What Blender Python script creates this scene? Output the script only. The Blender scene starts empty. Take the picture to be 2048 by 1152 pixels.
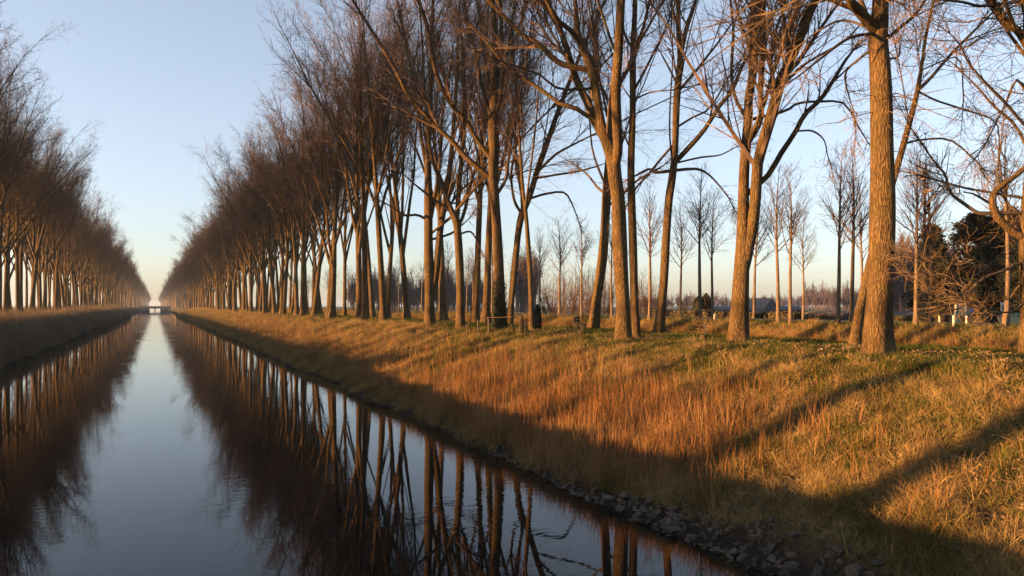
import bpy, math, random
import numpy as np
R_ = math.radians
scene = bpy.context.scene
C = scene.collection
# ------------------------------------------------------------------ camera, sky, sun, exposure
F = 1500.0                       # focal length in pixels of the 2048-wide photograph
VPX, HOR = 310.0, 612.0          # where the canal vanishes
TH = math.atan2(1024 - VPX, F)   # the camera looks this far to the right of the canal
CT, ST = math.cos(TH), math.sin(TH)
EYE = 4.0                        # metres above the water
cam_d = bpy.data.cameras.new('camera'); cam = bpy.data.objects.new('camera', cam_d); C.objects.link(cam)
cam.location = (0, 0, EYE); cam.rotation_euler = (R_(90), 0, -TH)
cam_d.sensor_width = 36; cam_d.lens = F / 2048 * 36
cam_d.shift_y = (HOR - 576) / 2048
cam_d.clip_start = 0.1; cam_d.clip_end = 20000
scene.camera = cam

SUN_AZ = 281.0                   # degrees clockwise from the canal direction (+Y)
SUN_EL = 4.3
world = bpy.data.worlds.new('World'); scene.world = world; world.use_nodes = True
wn = world.node_tree; wn.nodes.clear()
sky = wn.nodes.new('ShaderNodeTexSky'); sky.sky_type = 'NISHITA'; sky.sun_disc = False
sky.sun_elevation = R_(SUN_EL); sky.sun_rotation = R_(SUN_AZ)
sky.altitude = 0; sky.air_density = 0.8; sky.dust_density = 1.0; sky.ozone_density = 2.0
hs = wn.nodes.new('ShaderNodeHueSaturation'); hs.inputs['Saturation'].default_value = 0.72
bg = wn.nodes.new('ShaderNodeBackground'); bg.inputs['Strength'].default_value = 0.097
wo = wn.nodes.new('ShaderNodeOutputWorld')
gm = wn.nodes.new('ShaderNodeGamma'); gm.inputs[1].default_value = 0.8
wn.links.new(sky.outputs[0], gm.inputs[0]); wn.links.new(gm.outputs[0], hs.inputs['Color']); tint = wn.nodes.new('ShaderNodeMix'); tint.data_type = 'RGBA'; tint.blend_type = 'MULTIPLY'; tint.inputs[0].default_value = 1; tint.inputs[7].default_value = (1.03, .967, .985, 1)
wn.links.new(hs.outputs[0], tint.inputs[6]); wn.links.new(tint.outputs[2], bg.inputs[0]); wn.links.new(bg.outputs[0], wo.inputs[0])

sl = bpy.data.lights.new('sun', 'SUN'); sun = bpy.data.objects.new('sun', sl); C.objects.link(sun)
sl.energy = 5.0; sl.angle = R_(0.45); sl.color = (1.0, 0.48, 0.16)
sun.rotation_euler = (R_(90 - SUN_EL), 0, R_(180 - SUN_AZ))
sun.location = (-60, 40, 30)
vs = scene.view_settings; vs.view_transform = 'Standard'; vs.look = 'None'; vs.gamma = 1.0; vs.use_curve_mapping = False
vs.exposure = 2.6
scene.cycles.use_denoising = True; scene.cycles.use_adaptive_sampling = True; scene.cycles.adaptive_threshold = .01; scene.cycles.denoising_prefilter = 'NONE'
scene.cycles.max_bounces = 6; scene.cycles.diffuse_bounces = 3; scene.cycles.glossy_bounces = 3
scene.cycles.transmission_bounces = 3; scene.cycles.volume_bounces = 0; scene.cycles.transparent_max_bounces = 8

rng = np.random.default_rng(11)

# ------------------------------------------------------------------ helpers
def W(px, py, d):
    """world point that stands d metres deep at a pixel of the photograph"""
    r = (px - 1024) / F * d
    return np.array([r * CT + d * ST, -r * ST + d * CT, EYE - (py - HOR) / F * d])
def depth_at(px, X):            # depth of a thing at lateral distance X seen in column px
    return F * X / (CT * (px - VPX))
def XY(px, X):
    d = depth_at(px, X); p = W(px, HOR, d); return p[0], p[1], d

PROF = np.array([(-6000, 1.6), (-60, 1.9), (-30, 2.3), (-24, 2.66), (-14.6, 2.74), (-13.2, 2.62), (-11.6, 1.75), (-10.2, .8), (-9.2, .18), (-8.8, -.02), (-8.2, -.5),
                 (-5, -1.5), (0, -2), (5, -1.6), (7.4, -.6), (8.1, .0), (8.6, .22), (9.6, .7), (11, 1.25), (12.6, 1.86), (14.2, 2.38), (15.6, 2.66), (17, 2.74),
                 (22.4, 2.66), (23.6, 2.3), (24.4, 2.12), (25.0, 2.25), (26.6, 3.08), (27.2, 3.2), (28.2, 3.22), (33.6, 3.22), (34.6, 3.1), (36.5, 2.75), (40, 2.6), (60, 1.6), (110, 1.0), (6000, 1.0)])
def vnoise(x, y, seed=0):
    xi, yi = np.floor(x).astype(np.int64), np.floor(y).astype(np.int64); xf, yf = x - xi, y - yi
    def h(a, b):
        n = (a * 374761393 + b * 668265263 + seed * 974634777) & 0x7fffffff
        n = ((n ^ (n >> 13)) * 1274126177) & 0x7fffffff
        return ((n ^ (n >> 16)) & 0xffff) / 65535.0
    u, v = xf * xf * (3 - 2 * xf), yf * yf * (3 - 2 * yf)
    return (h(xi, yi) * (1 - u) + h(xi + 1, yi) * u) * (1 - v) + (h(xi, yi + 1) * (1 - u) + h(xi + 1, yi + 1) * u) * v
def fbm(x, y, seed=0, o=3):
    s = 0; a = 1; t = 0
    for i in range(o):
        s = s + a * vnoise(x * 2 ** i, y * 2 ** i, seed + i); t += a; a *= .5
    return s / t
def zg(x, y):
    x = np.asarray(x, float); y = np.asarray(y, float)
    wob = (fbm(x * 0 + 3, y * .18, 5) - .5) * .9 + (fbm(x * 0 + 9, y * .9, 7, 2) - .5) * .35
    land = np.where(np.abs(x) > 23, 1.2, 1.0)
    z = np.interp(x + np.where((np.abs(x) > 6) & (np.abs(x) < 30), wob * land, 0), PROF[:, 0], PROF[:, 1])
    near = np.clip((60 - np.abs(x)) / 30, 0, 1)
    road = np.clip((np.abs(x - 31) - 3.0) / 1.0, 0, 1)
    return z + near * road * ((fbm(x * .7, y * .5, 1) - .5) * .26 + (fbm(x * 1.9, y * 1.7, 2, 3) - .5) * np.where((x > 9) & (x < 15.5) | (x > 23.5) & (x < 27.5), .34, .12))

MATS = {}
def mat(name, build=None):
    if name not in MATS:
        m = bpy.data.materials.new(name); m.use_nodes = True; nt = m.node_tree; nt.nodes.clear()
        out = nt.nodes.new('ShaderNodeOutputMaterial'); build(nt, out); MATS[name] = m
    return MATS[name]
def N(nt, t, **kw):
    n = nt.nodes.new(t)
    for k, v in kw.items():
        if k in n.inputs: n.inputs[k].default_value = v
        else: setattr(n, k, v)
    return n
def ramp(nt, fac, stops):
    r = nt.nodes.new('ShaderNodeValToRGB'); e = r.color_ramp.elements
    while len(e) < len(stops): e.new(.5)
    for i, (p, c) in enumerate(stops):
        e[i].position = p; e[i].color = (*c, 1)
    nt.links.new(fac, r.inputs[0]); return r
def mixc(nt, f, a, b, mode='MIX'):
    m = nt.nodes.new('ShaderNodeMix'); m.data_type = 'RGBA'; m.blend_type = mode
    for s, v in ((m.inputs[0], f), (m.inputs[6], a), (m.inputs[7], b)):
        if isinstance(v, (int, float)): s.default_value = v
        elif isinstance(v, tuple): s.default_value = (*v, 1)
        else: nt.links.new(v, s)
    return m.outputs[2]
def plain(name, col, rough=.8, var=.25, scale=6.0, bump=0.0, spec=.3):
    def b(nt, out):
        p = N(nt, 'ShaderNodeBsdfPrincipled', Roughness=rough); p.inputs['Specular IOR Level'].default_value = spec
        tc = N(nt, 'ShaderNodeTexCoord'); n = N(nt, 'ShaderNodeTexNoise', Scale=scale, Detail=5.0)
        nt.links.new(tc.outputs['Object'], n.inputs['Vector'])
        r = ramp(nt, n.outputs[0], [(.3, tuple(c * (1 - var) for c in col)), (.7, tuple(min(1, c * (1 + var)) for c in col))])
        nt.links.new(r.outputs[0], p.inputs['Base Color'])
        if bump:
            bp = N(nt, 'ShaderNodeBump', Strength=bump, Distance=.02); nt.links.new(n.outputs[0], bp.inputs['Height']); nt.links.new(bp.outputs[0], p.inputs['Normal'])
        nt.links.new(p.outputs[0], out.inputs[0])
    return mat(name, b)

def bark(name, c_dark, c_mid, c_light, scale=9.0, strength=.9, moss=0.0):
    def b(nt, out):
        p = N(nt, 'ShaderNodeBsdfPrincipled', Roughness=.9); p.inputs['Specular IOR Level'].default_value = .15
        tc = N(nt, 'ShaderNodeTexCoord'); mp = N(nt, 'ShaderNodeMapping'); mp.inputs['Scale'].default_value = (1, 1, .2)
        nt.links.new(tc.outputs['Object'], mp.inputs['Vector'])
        w = N(nt, 'ShaderNodeTexNoise', Scale=7.0, Detail=4.0); nt.links.new(mp.outputs[0], w.inputs['Vector'])
        mx = nt.nodes.new('ShaderNodeMix'); mx.data_type = 'VECTOR'; mx.inputs[0].default_value = .2
        nt.links.new(mp.outputs[0], mx.inputs[4]); nt.links.new(w.outputs['Color'], mx.inputs[5])
        v = N(nt, 'ShaderNodeTexVoronoi', Scale=scale); v.feature = 'DISTANCE_TO_EDGE'; nt.links.new(mx.outputs[1], v.inputs['Vector'])
        f = N(nt, 'ShaderNodeTexNoise', Scale=40.0, Detail=4.0); nt.links.new(mp.outputs[0], f.inputs['Vector'])
        r = ramp(nt, v.outputs['Distance'], [(.0, c_dark), (.06, c_mid), (.22, c_light)])
        col = mixc(nt, .5, r.outputs[0], ramp(nt, f.outputs[0], [(.3, c_dark), (.7, c_light)]).outputs[0])
        if moss:
            g = N(nt, 'ShaderNodeTexNoise', Scale=1.3, Detail=4.0); nt.links.new(tc.outputs['Object'], g.inputs['Vector'])
            gm = ramp(nt, g.outputs[0], [(.42, (0, 0, 0)), (.68, (moss, moss, moss))])
            col = mixc(nt, gm.outputs[0], col, (.095, .082, .022))
        bt = N(nt, 'ShaderNodeTexNoise', Scale=1.1, Detail=5.0); nt.links.new(tc.outputs['Object'], bt.inputs['Vector'])
        col = mixc(nt, 1.0, col, ramp(nt, bt.outputs[0], [(.3, (.6, .58, .55)), (.7, (1.25, 1.2, 1.15))]).outputs[0], 'MULTIPLY')
        nt.links.new(col, p.inputs['Base Color'])
        ad = N(nt, 'ShaderNodeMath', operation='ADD'); mn = N(nt, 'ShaderNodeMath', operation='MINIMUM'); mn.inputs[1].default_value = .3
        ml = N(nt, 'ShaderNodeMath', operation='MULTIPLY'); ml.inputs[1].default_value = .18
        nt.links.new(v.outputs['Distance'], mn.inputs[0]); nt.links.new(f.outputs[0], ml.inputs[0]); nt.links.new(mn.outputs[0], ad.inputs[0]); nt.links.new(ml.outputs[0], ad.inputs[1])
        bp = N(nt, 'ShaderNodeBump', Strength=strength, Distance=.10); nt.links.new(ad.outputs[0], bp.inputs['Height']); nt.links.new(bp.outputs[0], p.inputs['Normal'])
        nt.links.new(p.outputs[0], out.inputs[0])
    return mat(name, b)
M_BARK = bark('poplar_bark', (.0115, .0072, .0043), (.0612, .0418, .0209), (.1296, .0886, .0432), scale=17.0, strength=.9, moss=.3)
M_LIMB = plain('poplar_limb', (.055, .039, .023), .85, .35, 4.0, .4)
M_TWIG = plain('poplar_twig', (.088, .058, .038), .8, .3, 3.0)
M_TWIGN = plain('golden_twig', (.10, .066, .033), .75, .3, 3.0)
M_YBARK = bark('young_bark', (.0375, .0285, .0210), (.1200, .0938, .0675), (.1650, .1312, .0938), scale=6.0, strength=.3)

def mesh_np(name, V, Q, m, smooth=True):
    """quads or triangles from arrays, quickly"""
    me = bpy.data.meshes.new(name); V = np.asarray(V, np.float32); Q = np.asarray(Q, np.int32); k = Q.shape[1]
    me.vertices.add(len(V)); me.vertices.foreach_set('co', V.ravel())
    me.loops.add(Q.size); me.loops.foreach_set('vertex_index', Q.ravel())
    me.polygons.add(len(Q)); me.polygons.foreach_set('loop_start', np.arange(0, Q.size, k, dtype=np.int32))
    me.polygons.foreach_set('loop_total', np.full(len(Q), k, np.int32))
    me.polygons.foreach_set('use_smooth', np.full(len(Q), smooth, bool))
    me.update(calc_edges=True); me.materials.append(m); return me
def norm(v): return v / np.maximum(np.linalg.norm(v, axis=-1, keepdims=True), 1e-9)
def tubes(P, Rr, sides):
    """N polylines of K points to tapered tubes"""
    n, k, _ = P.shape
    T = norm(np.gradient(P, axis=1)); mean = norm(T.mean(1))
    ref = np.where(np.abs(mean[:, 2:3]) < .8, np.array([[0, 0, 1.]]), np.array([[1., 0, 0]]))
    U = norm(np.cross(T, ref[:, None, :])); Vv = np.cross(T, U)
    a = np.arange(sides) / sides * 2 * math.pi
    ring = P[:, :, None, :] + Rr[:, :, None, None] * (np.cos(a)[None, None, :, None] * U[:, :, None, :] + np.sin(a)[None, None, :, None] * Vv[:, :, None, :])
    V = ring.reshape(-1, 3)
    b = (np.arange(n)[:, None, None] * k + np.arange(k - 1)[None, :, None]) * sides; s = np.arange(sides)[None, None, :]; s2 = (s + 1) % sides
    Q = np.stack([b + s, b + s2, b + sides + s2, b + sides + s], -1).reshape(-1, 4)
    return V, Q
class MB:
    def __init__(s): s.V = []; s.Q = []; s.n = 0
    def add(s, V, Q): s.V.append(V); s.Q.append(np.asarray(Q) + s.n); s.n += len(V)
    def tube(s, P, Rr, sides=6): s.add(*tubes(np.asarray(P, float)[None], np.asarray(Rr, float)[None], sides))
    def box(s, c, size, rz=0.0, rx=0.0):
        x, y, z = np.array(size) / 2
        v = np.array([(-x, -y, -z), (x, -y, -z), (x, y, -z), (-x, y, -z), (-x, -y, z), (x, -y, z), (x, y, z), (-x, y, z)])
        ca, sa = math.cos(rx), math.sin(rx); v = v @ np.array([[1, 0, 0], [0, ca, sa], [0, -sa, ca]])
        ca, sa = math.cos(rz), math.sin(rz); v = v @ np.array([[ca, sa, 0], [-sa, ca, 0], [0, 0, 1]])
        s.add(v + np.array(c), [(0, 3, 2, 1), (4, 5, 6, 7), (0, 1, 5, 4), (1, 2, 6, 5), (2, 3, 7, 6), (3, 0, 4, 7)])
    def mesh(s, name, m, smooth=False): return mesh_np(name, np.concatenate(s.V), np.concatenate(s.Q), m, smooth)

def tag(o, label=None, cat=None, group=None, kind=None):
    for k, v in (('label', label), ('category', cat), ('group', group), ('kind', kind)):
        if v: o[k] = v
    return o
def obj(name, me, parent=None, loc=(0, 0, 0), rz=0.0, sc=None):
    o = bpy.data.objects.new(name, me); C.objects.link(o); o.location = loc; o.rotation_euler = (0, 0, rz)
    if sc is not None: o.scale = sc if hasattr(sc, '__len__') else (sc,) * 3
    if parent is not None: o.parent = parent
    return o
def thing(name, label, cat, loc, rz=0.0, group=None, sc=None):
    o = obj(name, None, None, loc, rz, sc); o.empty_display_size = .3; return tag(o, label, cat, group)
def copy_tree(o, parent=None):
    c = o.copy(); C.objects.link(c); c.parent = parent
    for ch in list(o.children): copy_tree(ch, c)
    return c

# geometry-node scatter (only for uncountable stuff)
def proto_collection(name, meshes):
    col = bpy.data.collections.new(name)
    for i, me in enumerate(meshes): col.objects.link(bpy.data.objects.new('%s_%02d' % (name, i), me))
    return col
def scatter(name, col, pts, rots, scls, idx, label, cat):
    me = bpy.data.meshes.new(name); n = len(pts); me.vertices.add(n); me.vertices.foreach_set('co', np.asarray(pts, np.float32).ravel())
    for nm, ty, arr, key in (('rot', 'FLOAT_VECTOR', rots, 'vector'), ('scl', 'FLOAT_VECTOR', scls, 'vector'), ('idx', 'INT', idx, 'value')):
        at = me.attributes.new(nm, ty, 'POINT'); at.data.foreach_set(key, np.asarray(arr, np.int32 if ty == 'INT' else np.float32).ravel())
    o = obj(name, me); tag(o, label, cat, kind='stuff')
    ng = bpy.data.node_groups.new(name, 'GeometryNodeTree')
    ng.interface.new_socket('Geometry', in_out='INPUT', socket_type='NodeSocketGeometry'); ng.interface.new_socket('Geometry', in_out='OUTPUT', socket_type='NodeSocketGeometry')
    gi, go = ng.nodes.new('NodeGroupInput'), ng.nodes.new('NodeGroupOutput')
    ci = ng.nodes.new('GeometryNodeCollectionInfo'); ci.inputs[0].default_value = col; ci.inputs[1].default_value = True; ci.inputs[2].default_value = True
    ip = ng.nodes.new('GeometryNodeInstanceOnPoints'); ip.inputs['Pick Instance'].default_value = True
    def na(nm, ty):
        a = ng.nodes.new('GeometryNodeInputNamedAttribute'); a.data_type = ty; a.inputs[0].default_value = nm; return a.outputs[0]
    er = ng.nodes.new('FunctionNodeEulerToRotation'); L = ng.links.new
    L(na('rot', 'FLOAT_VECTOR'), er.inputs[0]); L(er.outputs[0], ip.inputs['Rotation']); L(na('scl', 'FLOAT_VECTOR'), ip.inputs['Scale']); L(na('idx', 'INT'), ip.inputs['Instance Index'])
    L(gi.outputs[0], ip.inputs['Points']); L(ci.outputs[0], ip.inputs['Instance']); L(ip.outputs[0], go.inputs[0])
    md = o.modifiers.new('scatter', 'NODES'); md.node_group = ng
    return o

# ------------------------------------------------------------------ ground, water, road
def ground_mat(nt, out):
    p = N(nt, 'ShaderNodeBsdfPrincipled', Roughness=.95); p.inputs['Specular IOR Level'].default_value = .1
    g = N(nt, 'ShaderNodeNewGeometry'); sx = N(nt, 'ShaderNodeSeparateXYZ'); nt.links.new(g.outputs['Position'], sx.inputs[0])
    n1 = N(nt, 'ShaderNodeTexNoise', Scale=.5, Detail=6.0, Roughness=.65); n2 = N(nt, 'ShaderNodeTexNoise', Scale=7.0, Detail=6.0, Roughness=.7); n3 = N(nt, 'ShaderNodeTexNoise', Scale=.012, Detail=3.0)
    for n in (n1, n2, n3): nt.links.new(g.outputs['Position'], n.inputs['Vector'])
    straw = ramp(nt, n2.outputs[0], [(.3, (.0245, .0175, .0084)), (.5, (.0770, .0546, .0252)), (.72, (.1400, .1015, .0490))]).outputs[0]
    green = ramp(nt, n2.outputs[0], [(.3, (.0135, .0165, .0060)), (.7, (.0450, .0525, .0150))]).outputs[0]
    gm = ramp(nt, n1.outputs[0], [(.45, (0, 0, 0)), (.62, (1, 1, 1))]).outputs[0]
    bank = mixc(nt, gm, straw, green)
    # the flat strip under the poplars is mown turf, the polder beyond the road is pasture
    top = N(nt, 'ShaderNodeMapRange'); top.inputs[1].default_value = 15.0; top.inputs[2].default_value = 17.5; nt.links.new(sx.outputs[0], top.inputs[0])
    ml = N(nt, 'ShaderNodeMath', operation='MULTIPLY'); ml.inputs[1].default_value = .75; nt.links.new(top.outputs[0], ml.inputs[0])
    base = mixc(nt, ml.outputs[0], bank, green)
    field = ramp(nt, n3.outputs[0], [(.35, (.045, .085, .025)), (.5, (.06, .11, .035)), (.56, (.16, .12, .06)), (.7, (.05, .09, .03))]).outputs[0]
    fa = N(nt, 'ShaderNodeMapRange'); fa.inputs[1].default_value = 38.0; fa.inputs[2].default_value = 60.0
    ab = N(nt, 'ShaderNodeMath', operation='ABSOLUTE'); nt.links.new(sx.outputs[0], ab.inputs[0]); nt.links.new(ab.outputs[0], fa.inputs[0])
    col = mixc(nt, fa.outputs[0], base, field)
    # wet mud at the waterline
    mu = N(nt, 'ShaderNodeMapRange'); mu.inputs[1].default_value = .5; mu.inputs[2].default_value = .12; nt.links.new(sx.outputs[2], mu.inputs[0])
    col = mixc(nt, mu.outputs[0], col, (.02, .015, .012))
    nt.links.new(col, p.inputs['Base Color'])
    bp = N(nt, 'ShaderNodeBump', Strength=.7, Distance=.12); nt.links.new(n2.outputs[0], bp.inputs['Height']); nt.links.new(bp.outputs[0], p.inputs['Normal'])
    nt.links.new(p.outputs[0], out.inputs[0])
M_GROUND = mat('bank_earth', ground_mat)
def axis(segs):
    a = []
    for lo, hi, n in segs: a += list(np.linspace(lo, hi, n, endpoint=False))
    return np.array(a + [segs[-1][1]])
xs = axis([(-4500, -100, 12), (-100, -26, 12), (-26, -7, 60), (-7, 7, 8), (7, 24, 130), (24, 28, 30), (28, 36, 16), (36, 100, 16), (100, 4500, 14)])
ys = axis([(-120, -2, 16), (-2, 40, 240), (40, 120, 200), (120, 400, 160), (400, 1200, 80), (1200, 5600, 20)])
gx, gy = np.meshgrid(xs, ys)
V = np.stack([gx, gy, zg(gx, gy)], -1).reshape(-1, 3); nx = len(xs)
i0 = (np.arange(len(ys) - 1)[:, None] * nx + np.arange(nx - 1)[None, :]).ravel()
ground = obj('ground', mesh_np('ground', V, np.stack([i0, i0 + 1, i0 + nx + 1, i0 + nx], -1), M_GROUND))
tag(ground, 'grassy canal banks and flat polder fields', kind='structure')

def water_mat(nt, out):
    p = N(nt, 'ShaderNodeBsdfPrincipled', Roughness=.015, IOR=1.33); p.inputs['Base Color'].default_value = (.006, .006, .005, 1); p.inputs['Specular IOR Level'].default_value = .3
    g = N(nt, 'ShaderNodeNewGeometry')
    mp = N(nt, 'ShaderNodeMapping'); mp.inputs['Rotation'].default_value = (0, 0, TH); mp.inputs['Scale'].default_value = (.55, 2.1, 1)
    nt.links.new(g.outputs['Position'], mp.inputs['Vector'])
    n1 = N(nt, 'ShaderNodeTexNoise', Scale=2.2, Detail=2.0, Roughness=.5); nt.links.new(mp.outputs[0], n1.inputs['Vector'])
    n2 = N(nt, 'ShaderNodeTexNoise', Scale=.16, Detail=2.0); nt.links.new(g.outputs['Position'], n2.inputs['Vector'])
    ms = ramp(nt, n2.outputs[0], [(.42, (.08, .08, .08)), (.66, (1, 1, 1))])
    ml = N(nt, 'ShaderNodeMath', operation='MULTIPLY'); nt.links.new(n1.outputs[0], ml.inputs[0]); nt.links.new(ms.outputs[0], ml.inputs[1])
    bp = N(nt, 'ShaderNodeBump', Strength=.5, Distance=.009); nt.links.new(ml.outputs[0], bp.inputs['Height']); nt.links.new(bp.outputs[0], p.inputs['Normal'])
    nt.links.new(p.outputs[0], out.inputs[0])
wv = [(-10.5, -110, 0), (9.8, -110, 0), (9.8, 2700, 0), (-10.5, 2700, 0)]
water = obj('canal_water', mesh_np('canal_water', wv, [(0, 1, 2, 3)], mat('canal_water', water_mat)))
tag(water, 'still dark canal water running straight away', kind='structure')

M_ASPH = plain('asphalt', (.055, .052, .05), .85, .3, 3.0, .2)
yy = axis([(-100, 400, 100), (400, 1500, 30)])
V = np.concatenate([np.stack([np.full_like(yy, x), yy, np.full_like(yy, 3.226 + .02 * (1 - abs(x - 31) / 2.5))], -1) for x in (28.5, 31.0, 33.5)]); n = len(yy)
i0 = np.arange(n - 1); Q = np.concatenate([np.stack([i0 + k * n, i0 + (k + 1) * n, i0 + (k + 1) * n + 1, i0 + k * n + 1], -1) for k in (0, 1)])
tag(obj('road', mesh_np('road', V, Q, M_ASPH)), 'narrow asphalt road on the embankment', kind='structure')

# ------------------------------------------------------------------ trees
def grow(r, S, D, L, r0, K, wander, up, taper=.3):
    n = len(S); P = np.zeros((n, K, 3)); P[:, 0] = S; d = norm(D.copy()); L = np.broadcast_to(L, n); up = np.broadcast_to(up, n)
    for k in range(1, K):
        d = d + r.normal(0, wander, (n, 3)); d[:, 2] += up; d = norm(d); P[:, k] = P[:, k - 1] + d * (L / (K - 1))[:, None]
    t = np.linspace(0, 1, K)[None]; return P, np.asarray(r0)[:, None] * (1 - (1 - taper) * t)
def spawn(r, P, Rr, n, tmin, amin, amax, lf, lmin, rf, bias=None, tmax=.98, tpow=1.0, wt=1.0):
    """n children shared over the parents by their length"""
    seg = np.linalg.norm(np.diff(P, axis=1), axis=2); Ls = seg.sum(1); w = Ls ** wt; w = w / w.sum()
    i = r.choice(len(P), n, p=w); t = tmin + (tmax - tmin) * r.random(n) ** tpow
    K = P.shape[1]; f = t * (K - 1); a = np.minimum(f.astype(int), K - 2); fr = (f - a)[:, None]
    S = P[i, a] * (1 - fr) + P[i, a + 1] * fr; T = norm(P[i, a + 1] - P[i, a]); rad = Rr[i, a] * (1 - fr[:, 0]) + Rr[i, a + 1] * fr[:, 0]
    q = norm(np.cross(T, norm(r.normal(size=(n, 3))))); ang = np.radians(r.uniform(amin, amax, n))[:, None]
    D = T * np.cos(ang) + q * np.sin(ang)
    if bias is not None: D = norm(D + np.asarray(bias))
    L = np.maximum(Ls[i] * lf * (1 - .55 * t) * r.uniform(.65, 1.25, n), lmin)
    return S, D, L, rad * rf
def flare(P, Rr, sides, h=.55, amt=.55, lob=.10, ph=0.0):
    """trunk tube with a root flare"""
    V, Q = tubes(P[None], Rr[None], sides); k = len(P); V = V.reshape(k, sides, 3)
    hh = np.maximum(P[:, 2] - P[0, 2], 0); a = np.arange(sides) / sides * 2 * math.pi
    s = 1 + amt * np.exp(-hh / h)[:, None] * (1 + .45 * np.cos(5 * a + ph)[None]) + lob * .4 * np.sin(3 * a + 2 * hh[:, None] * .35 + ph) + .03 * np.sin(2 * a - hh[:, None] * 1.7)
    V = P[:, None, :] + (V - P[:, None, :]) * s[:, :, None]
    return V.reshape(-1, 3), Q
def smoothline(P, K):
    """Catmull-Rom through the control points"""
    P = np.asarray(P, float); n = len(P); A = np.vstack([2 * P[:1] - P[1:2], P, 2 * P[-1:] - P[-2:-1]])
    t = np.linspace(0, n - 1 - 1e-6, K); i = t.astype(int); f = (t - i)[:, None]
    p0, p1, p2, p3 = A[i], A[i + 1], A[i + 2], A[i + 3]
    return .5 * (2 * p1 + (p2 - p0) * f + (2 * p0 - 5 * p1 + 4 * p2 - p3) * f ** 2 + (3 * p1 - p0 - 3 * p2 + p3) * f ** 3)

def foliage(r, P1, R1, n2, n3, n4, rmin=.006, up=.05, droop=0.0, l2=.5, wander=.10, l4=(.45, 1.0), bias=None, s3=3, a2=(20, 45), a3=(22, 55), t2=.15, r2=.014):
    """branches, side branches and twigs on the limbs P1: bare winter crown"""
    mb = MB()
    S, D, L, rd = spawn(r, P1, R1, n2, t2, *a2, l2, 1.0, .55, bias, wt=.7, tpow=.8); rd = np.clip(rd, r2, .10)
    P2, R2 = grow(r, S, D, L, rd, 6, wander, up); mb.add(*tubes(P2, R2, 4))
    S, D, L, rd = spawn(r, P2, R2, n3, .1, *a3, .5, .7, .6); rd = np.clip(rd, rmin * 1.7, .03)
    P3, R3 = grow(r, S, D, L, rd, 5, wander * 1.3, up * .5 - droop); mb.add(*tubes(P3, R3, s3))
    S, D, L, rd = spawn(r, P3, R3, n4, .1, 25, 65, .5, .3, .6, tpow=.8); L = np.clip(L, *l4); rd = np.clip(rd, rmin, rmin * 1.5)
    P4, R4 = grow(r, S, D, L, rd, 3, wander * 1.7, up * .4 - droop); mb.add(*tubes(P4, R4, 3))
    return mb

def poplar_mesh(seed, H=28.0, r0=.34, n2=210, n3=1900, n4=6600):
    """one generic avenue poplar: trunk with forks, and its crown"""
    r = np.random.default_rng(seed); mb = MB()
    K = 22; fork = r.uniform(5.6, 9)
    lean = r.normal(0, .035, 2); bend = r.normal(0, .5, 2)
    t = np.linspace(0, 1, K); z = t * H * .93
    P = np.stack([lean[0] * z + bend[0] * np.sin(t * 4 + seed) * t, lean[1] * z + bend[1] * np.cos(t * 3.3 + seed) * t, z], -1)
    Rr = r0 * np.interp(t, [0, .3, .6, 1], [1, .78, .42, .06])
    mb.add(*flare(P, Rr, 10, ph=seed))
    n1 = 20; tt = np.sort(r.uniform(fork / H, .8, n1)); tt[:3] = fork / H + np.array([0, .03, .07])
    f = tt * (K - 1); a = f.astype(int); fr = (f - a)[:, None]; S = P[a] * (1 - fr) + P[a + 1] * fr; rad = Rr[a]
    az = r.uniform(0, 6.28) + np.arange(n1) * 2.4 + r.normal(0, .4, n1); L = (H - S[:, 2]) * r.uniform(.6, .92, n1); L[:3] = (H - S[:3, 2]) * r.uniform(.82, 1.0, 3)
    tilt = np.arcsin(np.clip(r.uniform(3.4, 7.4, n1) / L, .15, .74))
    D = np.stack([np.cos(az) * np.sin(tilt), np.sin(az) * np.sin(tilt), np.cos(tilt)], -1)
    P1, R1 = grow(r, S, D, L, rad * np.r_[r.uniform(.55, .72, 3), r.uniform(.2, .38, n1 - 3)], 9, .05, .02, .12)
    mb.add(*tubes(P1, R1, 6))
    Pl = np.concatenate([P1, P[None, np.linspace(9, K - 1, 9).astype(int)]]); Rl = np.concatenate([R1, Rr[None, np.linspace(9, K - 1, 9).astype(int)]])
    cr = foliage(r, Pl, Rl, n2, n3, n4, rmin=.0062, a2=(12, 34), a3=(24, 62), t2=.2, l2=.36, r2=.013)
    return mb.mesh('poplar_trunk', M_BARK, True), cr.mesh('poplar_crown', M_TWIG)

ORD = 'first second third fourth fifth sixth seventh eighth ninth tenth eleventh twelfth thirteenth fourteenth fifteenth sixteenth seventeenth eighteenth nineteenth twentieth'.split()
VAR = [poplar_mesh(100 + i, H=27 + (i % 4), r0=.26 + .03 * (i % 3)) for i in range(7)]
def place_poplar(x, y, k, label, group, sc, rz):
    t = thing('poplar_tree', label, 'tree', (x, y, float(zg(x, y)) - .12), rz, group, sc)
    obj('trunk', VAR[k][0], t); obj('crown', VAR[k][1], t); return t

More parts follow.
